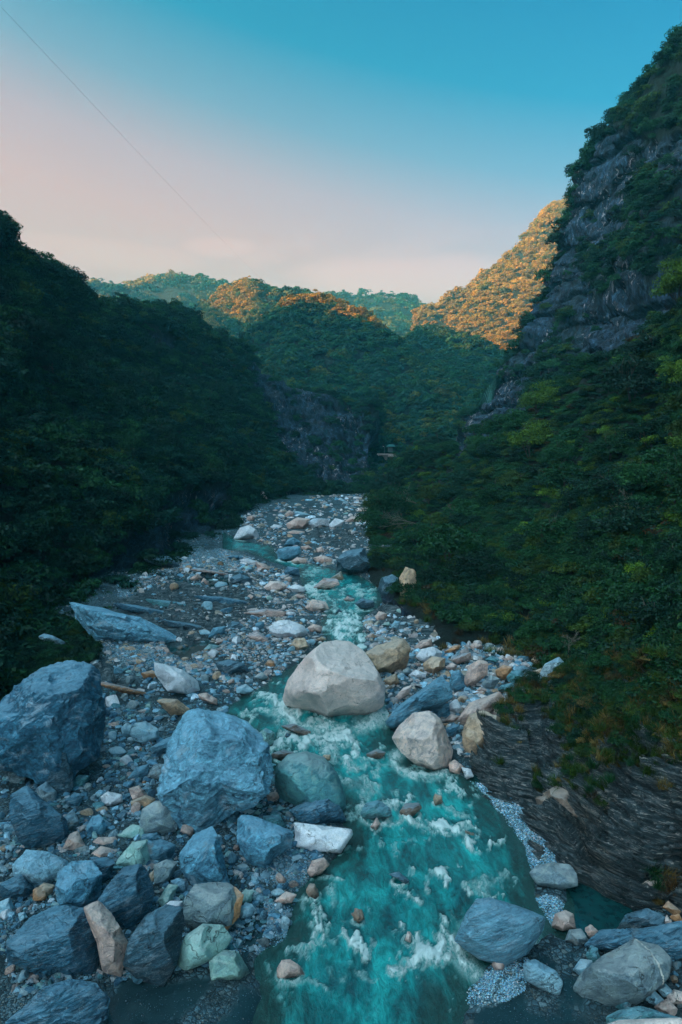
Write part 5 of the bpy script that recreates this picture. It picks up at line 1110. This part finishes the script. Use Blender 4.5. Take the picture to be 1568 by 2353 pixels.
# uncountable smaller stones
stones = proto_collection('stone', [small_rock(300 + i, M_PEB, 2, .35 + .09 * (i % 5), .10) for i in range(10)])
pebs = proto_collection('pebble', [small_rock(500 + i, M_PEB, 1, .45 + .08 * (i % 4), .05) for i in range(6)])
PAL = {'cool': ['blue', 'bluepale', 'grey', 'slate', 'teal', 'green', 'white', 'pink'], 'warm': ['pink', 'pale', 'tan', 'bluepale', 'grey', 'white', 'blue', 'orange']}
PW = {'cool': [.22, .2, .18, .12, .1, .06, .05, .07], 'warm': [.24, .14, .14, .16, .12, .07, .09, .04]}
PTS = {'stone': [], 'pebble': []}
def strew(poly, n, rmin, rmax, pal, coll, power=2.2, smin=.03, smax=1.0, margin=.5, bright=1.0):
    lo, hi = poly.min(0), poly.max(0)
    q = lo + rg.random((int(n * 2.6), 2)) * (hi - lo); q = q[inpoly(q[:, 0], q[:, 1], poly)][:n]
    r = rmin * (1 - rg.random(len(q)) * (1 - (rmin / rmax) ** power)) ** (-1 / power)
    cl = fbm(np.c_[q / 26.0, q[:, :1] * 0], 4, 5); keep = rg.random(len(q)) < sstep(-.45, .15, cl) + (r > rmin * 2) * .5
    q, r = q[keep], r[keep]
    keep = ~inpoly(q[:, 0], q[:, 1], water_px)
    for p in HERO_POLYS:
        m = keep & (q[:, 0] > p[:, 0].min() - 8) & (q[:, 0] < p[:, 0].max() + 8) & (q[:, 1] > p[:, 1].min() - 8) & (q[:, 1] < p[:, 1].max() + 8)
        if m.any():
            i = np.where(m)[0]; keep[i[sdf(q[i, 0], q[i, 1], p) < -r[i] * (1 - margin)]] = False
    q, r = q[keep], r[keep]
    if not len(q): return
    k2 = rg.random(len(q)) > zone_w(q[:, 0], q[:, 1], 'strata', 8) * .72; q, r = q[k2], r[k2]
    g = G(q[:, 0], q[:, 1] + r * .3, .2); gz = ground_z(g[:, 0], g[:, 1]); g[:, 2] = gz
    _, _, dep = proj(g); s = np.clip(r * dep / F, smin, smax)
    names = rg.choice(PAL[pal], len(q), p=PW[pal]); tn = np.array([TINT[k] for k in names]) * rg.uniform(.5, 1.25, (len(q), 1)) * bright
    g[:, 2] += s * .03; gm = tn.mean(1, keepdims=True); tn = (tn * .75 + gm * .25) * np.array([.84, .96, 1.04])
    rot = np.c_[rg.uniform(-.35, .35, len(q)), rg.uniform(-.35, .35, len(q)), rg.uniform(0, 6.28, len(q))]
    PTS[coll].append((g, rot, np.c_[s, s, s] * rg.uniform(.8, 1.2, (len(q), 3)), tn))
strew(field['left'], 9000, 3.6, 15, 'cool', 'stone', 1.6); strew(field['left'], 9000, 1.3, 3.6, 'cool', 'pebble', 2)
strew(field['midleft'], 5000, 2.8, 13, 'warm', 'stone', 2.0); strew(field['midleft'], 10000, 1.0, 3.0, 'warm', 'pebble', 2)
strew(field['far'], 2000, 2.5, 11, 'warm', 'stone', 2.2); strew(field['far'], 2500, 1.0, 2.6, 'warm', 'pebble', 2)
strew(field['right'], 4000, 3.6, 16, 'warm', 'stone', 1.5); strew(field['right'], 4000, 1.3, 3.4, 'warm', 'pebble', 2)
strew(field['corner'], 300, 3.4, 12, 'cool', 'stone', 1.8)
strew(pix('D', [(420, 1300), (760, 1300), (800, 1480), (640, 1560), (540, 1600), (420, 1560)]), 1500, 3.0, 9, 'warm', 'stone', 2.2)
strew(pix('D', [(180, 1320), (420, 1270), (560, 1262), (600, 1290), (460, 1340), (300, 1370)]), 1600, 1.4, 4.5, 'warm', 'pebble', 2.2)
strew(pix('C', [(1240, 640), (1560, 650), (1600, 900), (1400, 880), (1260, 880), (1240, 760)]), 900, 2.6, 9, 'warm', 'stone', 2.0)
strew(pix('A', [(1010, 900), (1200, 880), (1400, 900), (1380, 1040), (1200, 1080), (1150, 1200), (1060, 1200)]), 1100, 1.6, 6, 'cool', 'stone', 2.4)
strew(pix('D', [(60, 1420), (330, 1290), (500, 1205), (590, 1160), (600, 1190), (500, 1250), (330, 1330), (240, 1440), (225, 1530), (120, 1560)]), 6000, 1.0, 4.5, 'cool', 'pebble', 2.2)
strew(pix('D', [(780, 1250), (860, 1190), (900, 1300), (960, 1430), (1010, 1500), (900, 1480), (830, 1350)]), 1500, 1.4, 6, 'warm', 'stone', 2.0)
for i, z in enumerate(ZONES['gravel']):
    nb = [9000, 3500, 6500, 4200, 4200, 9000, 6000, 2000][i]
    strew(z, nb, 1.3 if i < 5 else .9, 3.2 if i < 5 else 2.2, 'cool', 'pebble', 2.2, .012, .3, .5, 2.1 if i in (0, 1, 2) else 1.3)
for z in ZONES['sand'][:4]: strew(z, 700, .9, 2.2, 'cool', 'pebble', 2.0, .01, .1, .5, .5)
for nm, coll, idn, lab in (('rubble', stones, 10, 'countless fist to head sized stones strewn over the gravel bars'), ('gravel', pebs, 6, 'fine pale gravel covering the bars and spits beside the river')):
    a = [np.concatenate([p[k] for p in PTS['stone' if nm == 'rubble' else 'pebble']]) for k in range(4)]
    scatter(nm, a[0], a[1], a[2], rg.integers(0, idn, len(a[0])), a[3], coll, lab, nm)
    print(nm, len(a[0]))


# ------------------------------------------------------------------ trees
def crown_mesh(seed, nb, nl, leaf, rx=1.0, rz=.8, spread=.42, tier=0.0, out=.8):
    """leaf-sized blades gathered in clumps through an uneven crown of radius 1, foot at z = 0"""
    r = np.random.default_rng(seed)
    d = r.normal(size=(nb, 3)); d[:, 2] = np.abs(d[:, 2]) * .9 - .25; d /= np.linalg.norm(d, axis=1)[:, None]
    c = d * np.array([rx, rx, rz]) * r.uniform(.35, .85, (nb, 1)); c[:, 2] += rz * .95
    br = r.uniform(.55, 1.2, nb) * spread
    bi = r.integers(0, nb, nl); q = r.normal(size=(nl, 3)); q /= np.linalg.norm(q, axis=1)[:, None]
    q[:, 2] = np.where(q[:, 2] < -.35, -q[:, 2] * .7, q[:, 2])
    p = c[bi] + q * br[bi][:, None] * r.uniform(.55, 1.08, (nl, 1)) ** .6 * np.array([1, 1, .62 - tier * .3])
    n = q * out + r.normal(size=(nl, 3)) * .55 + np.array([0, 0, .35]); n /= np.linalg.norm(n, axis=1)[:, None]
    u = np.cross(n, r.normal(size=(nl, 3))); u /= np.linalg.norm(u, axis=1)[:, None]; v = np.cross(n, u)
    L = leaf * r.uniform(.6, 1.35, (nl, 1)); W = L * r.uniform(.38, .6, (nl, 1))
    V = np.stack([p - u * L, p - v * W + n * L * .12, p + u * L, p + v * W + n * L * .12], 1).reshape(-1, 3)
    Fq = np.arange(nl * 4).reshape(-1, 4)
    return V, Fq
def trunk_mesh(seed, h=1.3, r0=.05):
    r = random.Random(seed); paths = []
    def limb(p, d, ln, rad, lev):
        pts = [(tuple(p), rad)]; n = 5
        for i in range(n):
            d = (d + Vector((r.uniform(-.25, .25), r.uniform(-.25, .25), r.uniform(-.05, .18)))).normalized(); p = p + d * ln / n
            pts.append((tuple(p), rad * (1 - (i + 1) / n * .65)))
            if lev < 2 and i >= 1:
                dd = (d + Vector((r.uniform(-1, 1), r.uniform(-1, 1), r.uniform(.0, .6)))).normalized(); limb(p.copy(), dd, ln * .55, rad * .5, lev + 1)
        paths.append(pts)
    limb(Vector((0, 0, -.15)), Vector((r.uniform(-.15, .15), r.uniform(-.15, .15), 1)), h, r0, 0)
    return tubes(paths, 5)
def mk(name, VF, mat, smooth=False): return mesh_from(name, np.array(VF[0]), VF[1], mat, smooth)
near_crowns = [mk('crown', crown_mesh(40 + i, 34 + 5 * i, 5200, .040, 1, .72 + .08 * (i % 3), .34, .4 * (i % 2)), M_LEAF) for i in range(6)]
near_trunks = [mesh_from('trunk', *trunk_mesh(60 + i, 1.05), M_BARK) for i in range(4)]
bush_m = [mk('bush', crown_mesh(70 + i, 22, 2600, .055, 1, .55, .40), M_LEAF) for i in range(4)]
mid_m = [mk('mid_tree', crown_mesh(80 + i, 20, 1000, .080, 1, .8, .40, .3 * (i % 2), 1.2), M_LEAF) for i in range(5)]
far_m = [mk('far_tree', crown_mesh(90 + i, 14, 480, .12, 1, .8, .46, 0, 2.6), M_LEAF) for i in range(5)]
MIDC = proto_collection('mid_tree', mid_m); FARC = proto_collection('far_tree', far_m); BUSHC = proto_collection('bush', bush_m)
def grass_mesh(seed, n=90):
    r = np.random.default_rng(seed); V = []; Fq = []
    for i in range(n):
        a = r.uniform(0, 6.28); b = r.uniform(.2, 1.1); x, y = r.normal(size=2) * .16; L = r.uniform(.5, 1.1); dx, dy = math.cos(a), math.sin(a); w = .022
        pts = [(x + dx * b * t * L * .8, y + dy * b * t * L * .8, L * (t - .65 * b * t * t)) for t in (0, .4, .75, 1.0)]
        k = len(V)
        for j, p in enumerate(pts):
            ww = w * (1 - j / 3.2); V += [(p[0] - dy * ww, p[1] + dx * ww, p[2]), (p[0] + dy * ww, p[1] - dx * ww, p[2])]
        for j in range(3): Fq.append((k + 2 * j, k + 2 * j + 1, k + 2 * j + 3, k + 2 * j + 2))
    return mesh_from('grass', np.array(V), np.array(Fq), M_LEAF, False)
GRC = proto_collection('grass', [grass_mesh(5 + i) for i in range(4)])

GREEN = dict(deep=(.008, .034, .018), mid=(.014, .062, .020), olive=(.036, .068, .010), bright=(.070, .135, .013), rust=(.060, .032, .013), straw=(.17, .11, .035), teal=(.010, .050, .034), gold=(.27, .15, .022), amber=(.19, .125, .02), sungreen=(.080, .082, .014))  # gold, amber and sungreen put the low sun's warmth into leaf colour
rv = np.random.default_rng(21)
def tints(n, mixd, pos=None):
    ks = list(mixd); p = np.array([mixd[k] for k in ks], float); p /= p.sum()
    t = np.array([GREEN[k] for k in rv.choice(ks, n, p=p)]) * rv.uniform(.7, 1.35, (n, 1))
    return t
def forest(name, sheet, n, r0, r1, coll, nk, mixd, label, dens=None, sink=.35, flat=(.75, 1.15), cat='forest'):
    p, nr = sample(sheet, n, rv, dens); s = rv.uniform(r0, r1, n) * rv.choice([.8, 1, 1.2], n)
    p = p - np.array([0, 0, 1.0]) * (s * sink)[:, None]
    lean = nr[:, :2] * .25
    rot = np.c_[-lean[:, 1] + rv.uniform(-.12, .12, n), lean[:, 0] + rv.uniform(-.12, .12, n), rv.uniform(0, 6.28, n)]
    scl = np.c_[s, s, s * rv.uniform(*flat, n)]
    scatter(name, p, rot, scl, rv.integers(0, nk, n), tints(n, mixd), coll, label, cat)
G_FAR = dict(mid=.42, teal=.34, olive=.24)
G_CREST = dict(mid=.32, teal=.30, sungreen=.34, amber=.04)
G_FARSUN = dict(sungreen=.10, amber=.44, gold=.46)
FOOTX = lambda px: np.interp(px, [840, 870, 950, 1010, 1100, 1200, 1300, 1400], [1180, 1340, 1400, 1440, 1490, 1520, 1560, 1700])
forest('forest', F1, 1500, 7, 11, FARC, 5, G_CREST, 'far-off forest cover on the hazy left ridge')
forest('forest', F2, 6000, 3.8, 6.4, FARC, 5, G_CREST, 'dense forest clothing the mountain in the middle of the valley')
forest('forest', F3, 6500, 2.7, 4.8, FARC, 5, dict(mid=.38, teal=.34, olive=.18, sungreen=.10), 'dense forest clothing the low rounded hill in front')
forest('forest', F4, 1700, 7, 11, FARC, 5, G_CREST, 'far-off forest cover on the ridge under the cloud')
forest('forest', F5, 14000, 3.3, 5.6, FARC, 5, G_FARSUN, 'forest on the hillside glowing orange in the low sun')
forest('forest', F6, 6000, 2.7, 4.8, FARC, 5, G_FAR, 'dark green forest on the spur below the sunlit hillside')
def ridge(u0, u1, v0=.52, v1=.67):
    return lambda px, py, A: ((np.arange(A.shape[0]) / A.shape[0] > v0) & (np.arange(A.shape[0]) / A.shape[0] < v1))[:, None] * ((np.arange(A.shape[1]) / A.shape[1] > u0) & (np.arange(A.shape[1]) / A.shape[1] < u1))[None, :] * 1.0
forest('forest', F2, 420, 3.8, 6.4, FARC, 5, dict(amber=.5, gold=.35, sungreen=.15), 'trees on the mountain shoulder with low sunlight painted into their leaves', ridge(.24, .50, .50, .66))  # low sun painted in: orange leaf tints only along the crests
forest('forest', F3, 260, 3.6, 5.8, FARC, 5, dict(amber=.5, gold=.35, sungreen=.15), 'treetops on the rounded hill crest with low sunlight painted into their leaves', ridge(.24, .66, .60, .68))
forest('forest', F1, 120, 7, 11, FARC, 5, dict(amber=.6, gold=.4), 'trees on the far left ridge with sunlight painted into their leaves', ridge(.35, .6, .60, .68))
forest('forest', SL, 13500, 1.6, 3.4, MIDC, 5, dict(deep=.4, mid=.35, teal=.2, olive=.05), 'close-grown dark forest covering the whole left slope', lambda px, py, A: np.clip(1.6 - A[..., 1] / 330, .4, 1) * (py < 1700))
forest('undergrowth', SR, 9500, .8, 2.0, BUSHC, 4, dict(deep=.3, mid=.42, olive=.2, bright=.05, rust=.015), 'tangled shrubs and creepers filling the right bank', lambda px, py, A: np.clip(60 / A[..., 1], .25, 1.6) * (py < FOOTX(px) - 22))
forest('forest', SCl, 3000, 1.3, 3.0, MIDC, 5, dict(deep=.45, mid=.35, olive=.15, teal=.05), 'trees and scrub clinging to the ledges of the right cliff')
crest = lambda px, py, A: (np.arange(A.shape[0])[:, None] > A.shape[0] * .60) * (np.arange(A.shape[0])[:, None] < A.shape[0] * .70) * 1.0
sv = SCl.bare; SCl.bare = sv * 0.2
forest('forest', SCl, 420, 1.8, 3.4, MIDC, 5, dict(deep=.5, mid=.5), 'fringe of small trees along the skyline of the right cliff', crest); SCl.bare = sv

# trees one can tell apart on the banks: each one a thing of its own
NAMES_T = {'deep': 'dark green', 'mid': 'green', 'olive': 'olive green', 'bright': 'bright yellow-green', 'rust': 'rusty brown', 'teal': 'bluish green'}
def tree_thing(p, s, k, i, label, group, rzrot, tiltx=0., tilty=0., flat=1.0, trunk=True):
    t = link('tree', None, None, tuple(p), (tiltx, tilty, rzrot)); t.scale = (s, s, s * flat)
    tag(t, label, 'tree', group)
    c = link('crown', near_crowns[i % 6], t); c['tint'] = [float(v) for v in np.array(GREEN[k]) * rv.uniform(.75, 1.3)]
    if trunk: link('trunk', near_trunks[i % 4], t, (0, 0, -.1))
    return t
def zone_word(px, py, side):
    if side == 'R':
        h_ = 'high on' if py < 930 else ('halfway up' if py < 1150 else ('low on' if py < 1350 else 'at the foot of'))
        w_ = 'by the rapids' if px < 1000 else ('left part' if px < 1120 else ('middle part' if px < 1300 else ('right part' if px < 1440 else 'right edge')))
        return '%s the right bank, %s' % (h_, w_)
    h_ = 'high on' if py < 800 else ('halfway up' if py < 1050 else 'low on')
    w_ = 'near the left edge' if px < 180 else ('in the middle' if px < 420 else 'toward the river bend')
    return '%s the left slope %s' % (h_, w_)
LABG = {}
def place_trees(sheet, n, r0, r1, mixfn, side, mind=.8, dens=None):
    p, nr = sample(sheet, n * 14, rv, dens); px, py, dep = proj(p); kept = []
    ok = (px > -60) & (px < 1630) & (py > 380)
    for i in np.where(ok)[0]:
        s = rv.uniform(r0, r1)
        if any((p[i, 0] - a[0]) ** 2 + (p[i, 1] - a[1]) ** 2 + (p[i, 2] - a[2]) ** 2 < (mind * (s + b)) ** 2 for a, b in kept): continue
        kept.append((p[i], s)); k = mixfn(px[i], py[i])
        fl = [.72, .92, 1.2][int(rv.integers(0, 3))]; big = s > r0 + .5 * (r1 - r0)
        lab = '%s %s %s tree %s' % ('large' if big else 'smaller', {.72: 'flat-crowned', .92: 'round-crowned', 1.2: 'tall-crowned'}[fl], NAMES_T[k], zone_word(px[i], py[i], side))
        grp = lab.split(' ', 2)[1] + ' ' + NAMES_T[k] + ' trees ' + zone_word(px[i], py[i], side)
        tree_thing(p[i] - np.array([0, 0, .25 * s]), s, k, len(kept), lab, grp, rv.uniform(0, 6.28), -nr[i, 1] * .2, nr[i, 0] * .2, fl, True)
        if len(kept) >= n: break
    print('trees', side, len(kept))
def mixR(px, py):
    hi = sstep(1250, 950, py) * sstep(1050, 1250, px)  # deep shade low on the bank put into tree tints, brighter leaves above
    pr = dict(deep=.30 - .12 * hi, mid=.36, olive=.20 + .10 * hi, bright=.05 + .36 * hi, rust=.025); ks = list(pr); q = np.array([pr[k] for k in ks]); return rv.choice(ks, p=q / q.sum())
def mixL(px, py): return rv.choice(['deep', 'mid', 'teal', 'olive'], p=[.42, .34, .18, .06])
place_trees(SR, 170, 2.4, 5.2, mixR, 'R', .55, lambda px, py, A: (py < FOOTX(px) - 120) * (py < 1480) * 1.0 * (A[..., 1] < 215))
place_trees(SL, 95, 2.4, 4.4, mixL, 'L', .8, lambda px, py, A: (A[..., 1] < 230) * (A[..., 1] > 45) * (py < np.interp(px, [0, 200, 330, 500, 700], [1430, 1330, 1180, 1080, 1050])) * 1.0)

# grass and hanging scrub on the bedrock and along the bank feet
def grassy(name, sheet, n, s0, s1, mixd, dens, label, droop=.3):
    p, nr = sample(sheet, n, rv, dens); s = rv.uniform(s0, s1, n)
    rot = np.c_[rv.uniform(-droop, droop, n) - nr[:, 1] * .5, rv.uniform(-droop, droop, n) + nr[:, 0] * .5, rv.uniform(0, 6.28, n)]
    scatter(name, p, rot, np.c_[s, s, s], rv.integers(0, 4, n), tints(n, mixd), GRC, label, 'grass')
def band(px, py, A):
    n = fbm(A * .35, 3, 9)
    up = sstep(1800, 1620, py + 110 * n + (px < 1300) * 110)
    return np.clip(up + .30 * (n > .22) * (px > 1150) * (py < 1900) + (px > 1500) * .15 * (n > .1), 0.0, 1)
grassy('grass', SS, 9000, .35, .9, dict(straw=.30, rust=.12, olive=.40, mid=.2), band, 'brown and green grass tufts hanging over the slate on the right')
forest('undergrowth', SS, 2200, .35, .8, BUSHC, 4, dict(deep=.3, mid=.3, olive=.3, straw=.1), 'low scrub creeping down over the slate bedrock', lambda px, py, A: band(px, py, A) ** 2)
foot = lambda px, py, A: sstep(1230, 1420, py) * (fbm(A * .2, 3, 19) > -.15)
grassy('grass', SR, 3800, .6, 1.5, dict(straw=.42, olive=.38, bright=.08, rust=.12), foot, 'straw-coloured bamboo grass along the foot of the right bank', .5)
def on_ground(n, poly, s0, s1, coll, nk, mixd, name, label, cat):
    lo, hi = poly.min(0), poly.max(0); q = lo + rv.random((n * 2, 2)) * (hi - lo); q = q[inpoly(q[:, 0], q[:, 1], poly)][:n]
    g = G(q[:, 0], q[:, 1], .8); g[:, 2] = ground_z(g[:, 0], g[:, 1]); s = rv.uniform(s0, s1, len(g))
    scatter(name, g, np.c_[rv.uniform(-.3, .3, (len(g), 2)), rv.uniform(0, 6.28, len(g))], np.c_[s, s, s], rv.integers(0, nk, len(g)), tints(len(g), mixd), coll, label, cat)
lp_ = pix('D', [(-80, 1350), (90, 1420), (190, 1440), (230, 1500), (200, 1530), (90, 1560), (0, 1620), (-80, 1650)])
on_ground(1500, lp_, .35, .8, GRC, 4, dict(straw=.12, olive=.38, mid=.5), 'grass', 'dull grass behind the huge grooved boulder on the left', 'grass')
on_ground(420, lp_, .4, 1.1, BUSHC, 4, dict(deep=.5, mid=.4, olive=.1), 'undergrowth', 'low dark scrub behind the huge grooved boulder', 'undergrowth')
footL = lambda px, py, A: sstep(1300, 1440, py) * (px < 420)
grassy('grass', SL, 2600, .5, 1.1, dict(straw=.12, olive=.38, mid=.5), footL, 'dull green and brown grass at the foot of the left slope', .5)

# bare branching shrubs that stand pale against the dark bank
def bare_shrub(px, py, Y, size, seed, label, lean=(0, 0)):
    r = random.Random(seed); paths = []
    def grow(p, d, ln, rad, lev):
        pts = [(tuple(p), rad)]; n = 4
        for i in range(n):
            d = (d + Vector((r.uniform(-.35, .35), r.uniform(-.25, .25), r.uniform(-.22, .2)))).normalized(); p = p + d * ln / n
            pts.append((tuple(p), max(rad * (1 - (i + 1) / n * .7), .006)))
            if lev < 3 and i >= 1:
                for _ in range(1 + (lev > 0)):
                    grow(p.copy(), (d + Vector((r.uniform(-.9, .9), r.uniform(-.6, .6), r.uniform(-.4, .6)))).normalized(), ln * .5, rad * .5, lev + 1)
        paths.append(pts)
    for k in range(3): grow(Vector((0, 0, 0)), Vector((lean[0] + r.uniform(-.5, .5), -.3 + r.uniform(-.3, .2), lean[1] + r.uniform(.1, .7))).normalized(), size, size * .018, 0)
    V, Fc = tubes(paths, 3); o = link('bare_shrub', mesh_from('bare_shrub', V, Fc, M_TWIG), None, tuple(P(px, py, Y)))
    tag(o, label, 'shrub')
def near_Y(px, py):
    d = (SR.px - px) ** 2 + (SR.py - py) ** 2; return float(SR.S.reshape(-1, 3)[d.argmin()][1])
for (px, py, sz, sd, lab, ln) in [(965, 1160, 4.0, 1, 'leafless pale grey shrub on the bank above the rapids', (-1, .2)), (960, 1205, 4.2, 2, 'bare branching bush drooping below the leafless grey one', (-1, -.1)),
                                  (925, 1100, 2.6, 3, 'small white-stemmed dead bush among green trees by the river bend', (0, 1)), (1455, 1210, 2.2, 4, 'thin bare forked tree in the dark at the right', (-.3, .8)),
                                  (1115, 1405, 1.2, 5, 'bleached fallen branch on the right bank', (1, .2)), (1308, 1500, 1.1, 6, 'thin pale dead stem near the tall grey boulder', (-.2, 1)),
                                  (640, 1330, .01, 7, '', (0, 0))]:
    if lab: bare_shrub(px, py, near_Y(px, py) - 3.5, sz, sd, lab, ln)

# ------------------------------------------------------------------ road viaduct at the valley bend, lamp, roof, cable
def simple(name, col, rough=.6, metal=0.0):
    m, w = new_mat(name); tc = w.n('ShaderNodeTexCoord'); n = w.noise(tc.outputs['Object'], 1.2, 5, .6).outputs[0]
    principled(w, w.mix(1.0, col, w.ramp(n, [(.3, (.75, .75, .75)), (.7, (1.1, 1.1, 1.1))]), 'MULTIPLY'), rough, None, .3, Metallic=metal); return m
M_CONC = simple('concrete', (.30, .25, .23)); M_CONCD = simple('old_concrete', (.12, .11, .10)); M_ROOF = simple('green_roof', (.015, .085, .08)); M_STEEL = simple('steel', (.06, .09, .09), .5); M_CABLE = simple('cable', (.10, .12, .13), .5)
YB = 262.0
def bx_px(x0, y0, x1, y1, Y, dep):
    a = P(x0, y1, Y); b = P(x1, y0, Y); return box(((a[0] + b[0]) / 2, Y + dep / 2, (a[2] + b[2]) / 2), (b[0] - a[0], dep, b[2] - a[2]))
br = empty('road_viaduct', tuple(P(890, 1062, YB))); tag(br, 'pale concrete road viaduct crossing among the trees at the valley bend', 'viaduct')
def child(name, VF, mat, par, label=None):
    o_ = Vector(par.location); V = [tuple(Vector(v) - o_) for v in VF[0]]; o = link(name, mesh_from(name, V, VF[1], mat, False), par)
    if label: o['label'] = label
    return o
child('parapet', bx_px(867.0, 1042.3, 893, 1044.3, YB, .4), M_CONC, br); child('parapet', bx_px(893, 1042.6, 915.8, 1047.2, YB - .3, .4), M_CONC, br, 'tall right-hand parapet')
child('deck', bx_px(870.5, 1044.6, 893, 1047.4, YB + .5, 6), M_CONCD, br); child('deck', bx_px(893, 1048, 912, 1050, YB + .5, 6), M_CONC, br)
pv = bx_px(881, 1047.6, 891.5, 1049, YB + 1, 4); child('pier_cap', pv, M_CONCD, br)
a0, a1, a2, a3 = P(882, 1049.2, YB + 1), P(891.5, 1049.2, YB + 1), P(889, 1058, YB + 1), P(886.5, 1057, YB + 1)
Vp = [tuple(a0), tuple(a1), tuple(a2), tuple(a3)] + [tuple(v + np.array([0, 3, 0])) for v in (a0, a1, a2, a3)]
child('pier', (Vp, [(0, 1, 2, 3), (7, 6, 5, 4), (0, 4, 5, 1), (1, 5, 6, 2), (2, 6, 7, 3), (3, 7, 4, 0)]), M_CONCD, br)
lp = empty('street_lamp', tuple(P(884.3, 1042, YB + 1))); tag(lp, 'thin lamp post standing on the viaduct', 'street lamp')
b0, b1, b2 = P(884.3, 1042, YB + 1), P(884.0, 1027.5, YB + 1), P(881.6, 1025.6, YB + 1)
child('post', tubes([[(b0, .10), (b1, .07), (b2, .05)]], 6), M_STEEL, lp); child('lamp_head', box(tuple(b2), (.5, .4, .2)), M_CONC, lp)
hs = empty('shelter', tuple(P(898, 1032, YB + 8))); tag(hs, 'green-roofed shelter half hidden in the trees behind the viaduct', 'shelter')
r0_, r1_ = P(888, 1026, YB + 6), P(909, 1023.2, YB + 6)
Vr = [(r0_[0], YB + 6, r0_[2]), (r1_[0], YB + 6, r0_[2]), (r1_[0] - .6, YB + 9, r0_[2] + .9), (r0_[0] + 1.2, YB + 9, r0_[2] + .9)]; Vr += [(x, y, z - .18) for x, y, z in Vr]
child('roof', (Vr, [(0, 1, 2, 3), (7, 6, 5, 4), (0, 4, 5, 1), (1, 5, 6, 2), (2, 6, 7, 3), (3, 7, 4, 0)]), M_ROOF, hs)
child('wall', box(((r0_[0] + r1_[0]) / 2, YB + 9, r0_[2] - 1.2), ((r1_[0] - r0_[0]) * .5, 1.2, 2.0)), M_STEEL, hs)

# wire rope slung across the gorge
A_, B_ = P(-40, -30, 26), P(676, 690, 470)
pts = []
for i in range(61):
    t = i / 60; p = A_ + (B_ - A_) * t; p = p - np.array([0, 0, 4 * 3.0 * t * (1 - t)]); pts.append((tuple(p), .004 + .009 * t))
V, Fc = tubes([pts], 5); tag(link('cable', mesh_from('cable', V, Fc, M_CABLE)), 'thin dark wire rope running across the sky from the upper left', 'cable')

# green protective netting on the cliff corner
m_, w_ = new_mat('green_netting'); tc_ = w_.n('ShaderNodeTexCoord')
principled(w_, w_.ramp(w_.noise(tc_.outputs['Object'], .8, 6, .7).outputs[0], [(.4, (.012, .06, .05)), (.65, (.04, .16, .13))]), .8)
NP = []
for x, y in [(1083, 948), (1092, 925), (1108, 895), (1128, 868), (1140, 860), (1146, 875), (1138, 905), (1124, 932), (1104, 950), (1088, 958)]:
    d = (SCl.px - x) ** 2 + (SCl.py - y) ** 2; i = d.argmin(); NP.append(SCl.S.reshape(-1, 3)[i])
NP = np.array(NP)
paths = []
for a in range(14):
    t = a / 13
    def at(u):  # between the left run (0..4) and the right run (9..5)
        i = u * 4; k = min(int(i), 3); f = i - k; L = NP[k] + (NP[k + 1] - NP[k]) * f; R_ = NP[9 - k] + (NP[8 - k] - NP[9 - k]) * f
        return L + (R_ - L) * t - np.array([0, 1.6, 0])
    paths.append([(tuple(at(u)), .12) for u in np.linspace(0, 1, 12)])
for u in np.linspace(0, 1, 26):
    i = u * 4; k = min(int(i), 3); f = i - k; L = NP[k] + (NP[k + 1] - NP[k]) * f; R_ = NP[9 - k] + (NP[8 - k] - NP[9 - k]) * f
    paths.append([(tuple(L + (R_ - L) * t - np.array([0, 1.6, 0])), .12) for t in np.linspace(0, 1, 6)])
V, Fc = tubes(paths, 3); tag(link('netting', mesh_from('netting', V, Fc, m_)), 'green protective netting draped over the corner of the right cliff', 'netting')

# ------------------------------------------------------------------ the air
m, w = new_mat('air')
pv_ = w.n('ShaderNodeVolumePrincipled', {'Color': HAZE_COL, 'Density': HAZE, 'Anisotropy': 0.15})
w.n('ShaderNodeOutputMaterial', {'Volume': pv_.outputs[0]})
Vh, Fh = box((0, 0, 0), (1, 1, 1)); hz = mesh_from('haze', [(x * 3820, y * 3820, z * 345 + 169) for x, y, z in Vh], Fh, m, False)
tag(link('haze', hz), 'thin bluish haze filling the valley', 'haze', kind='stuff')
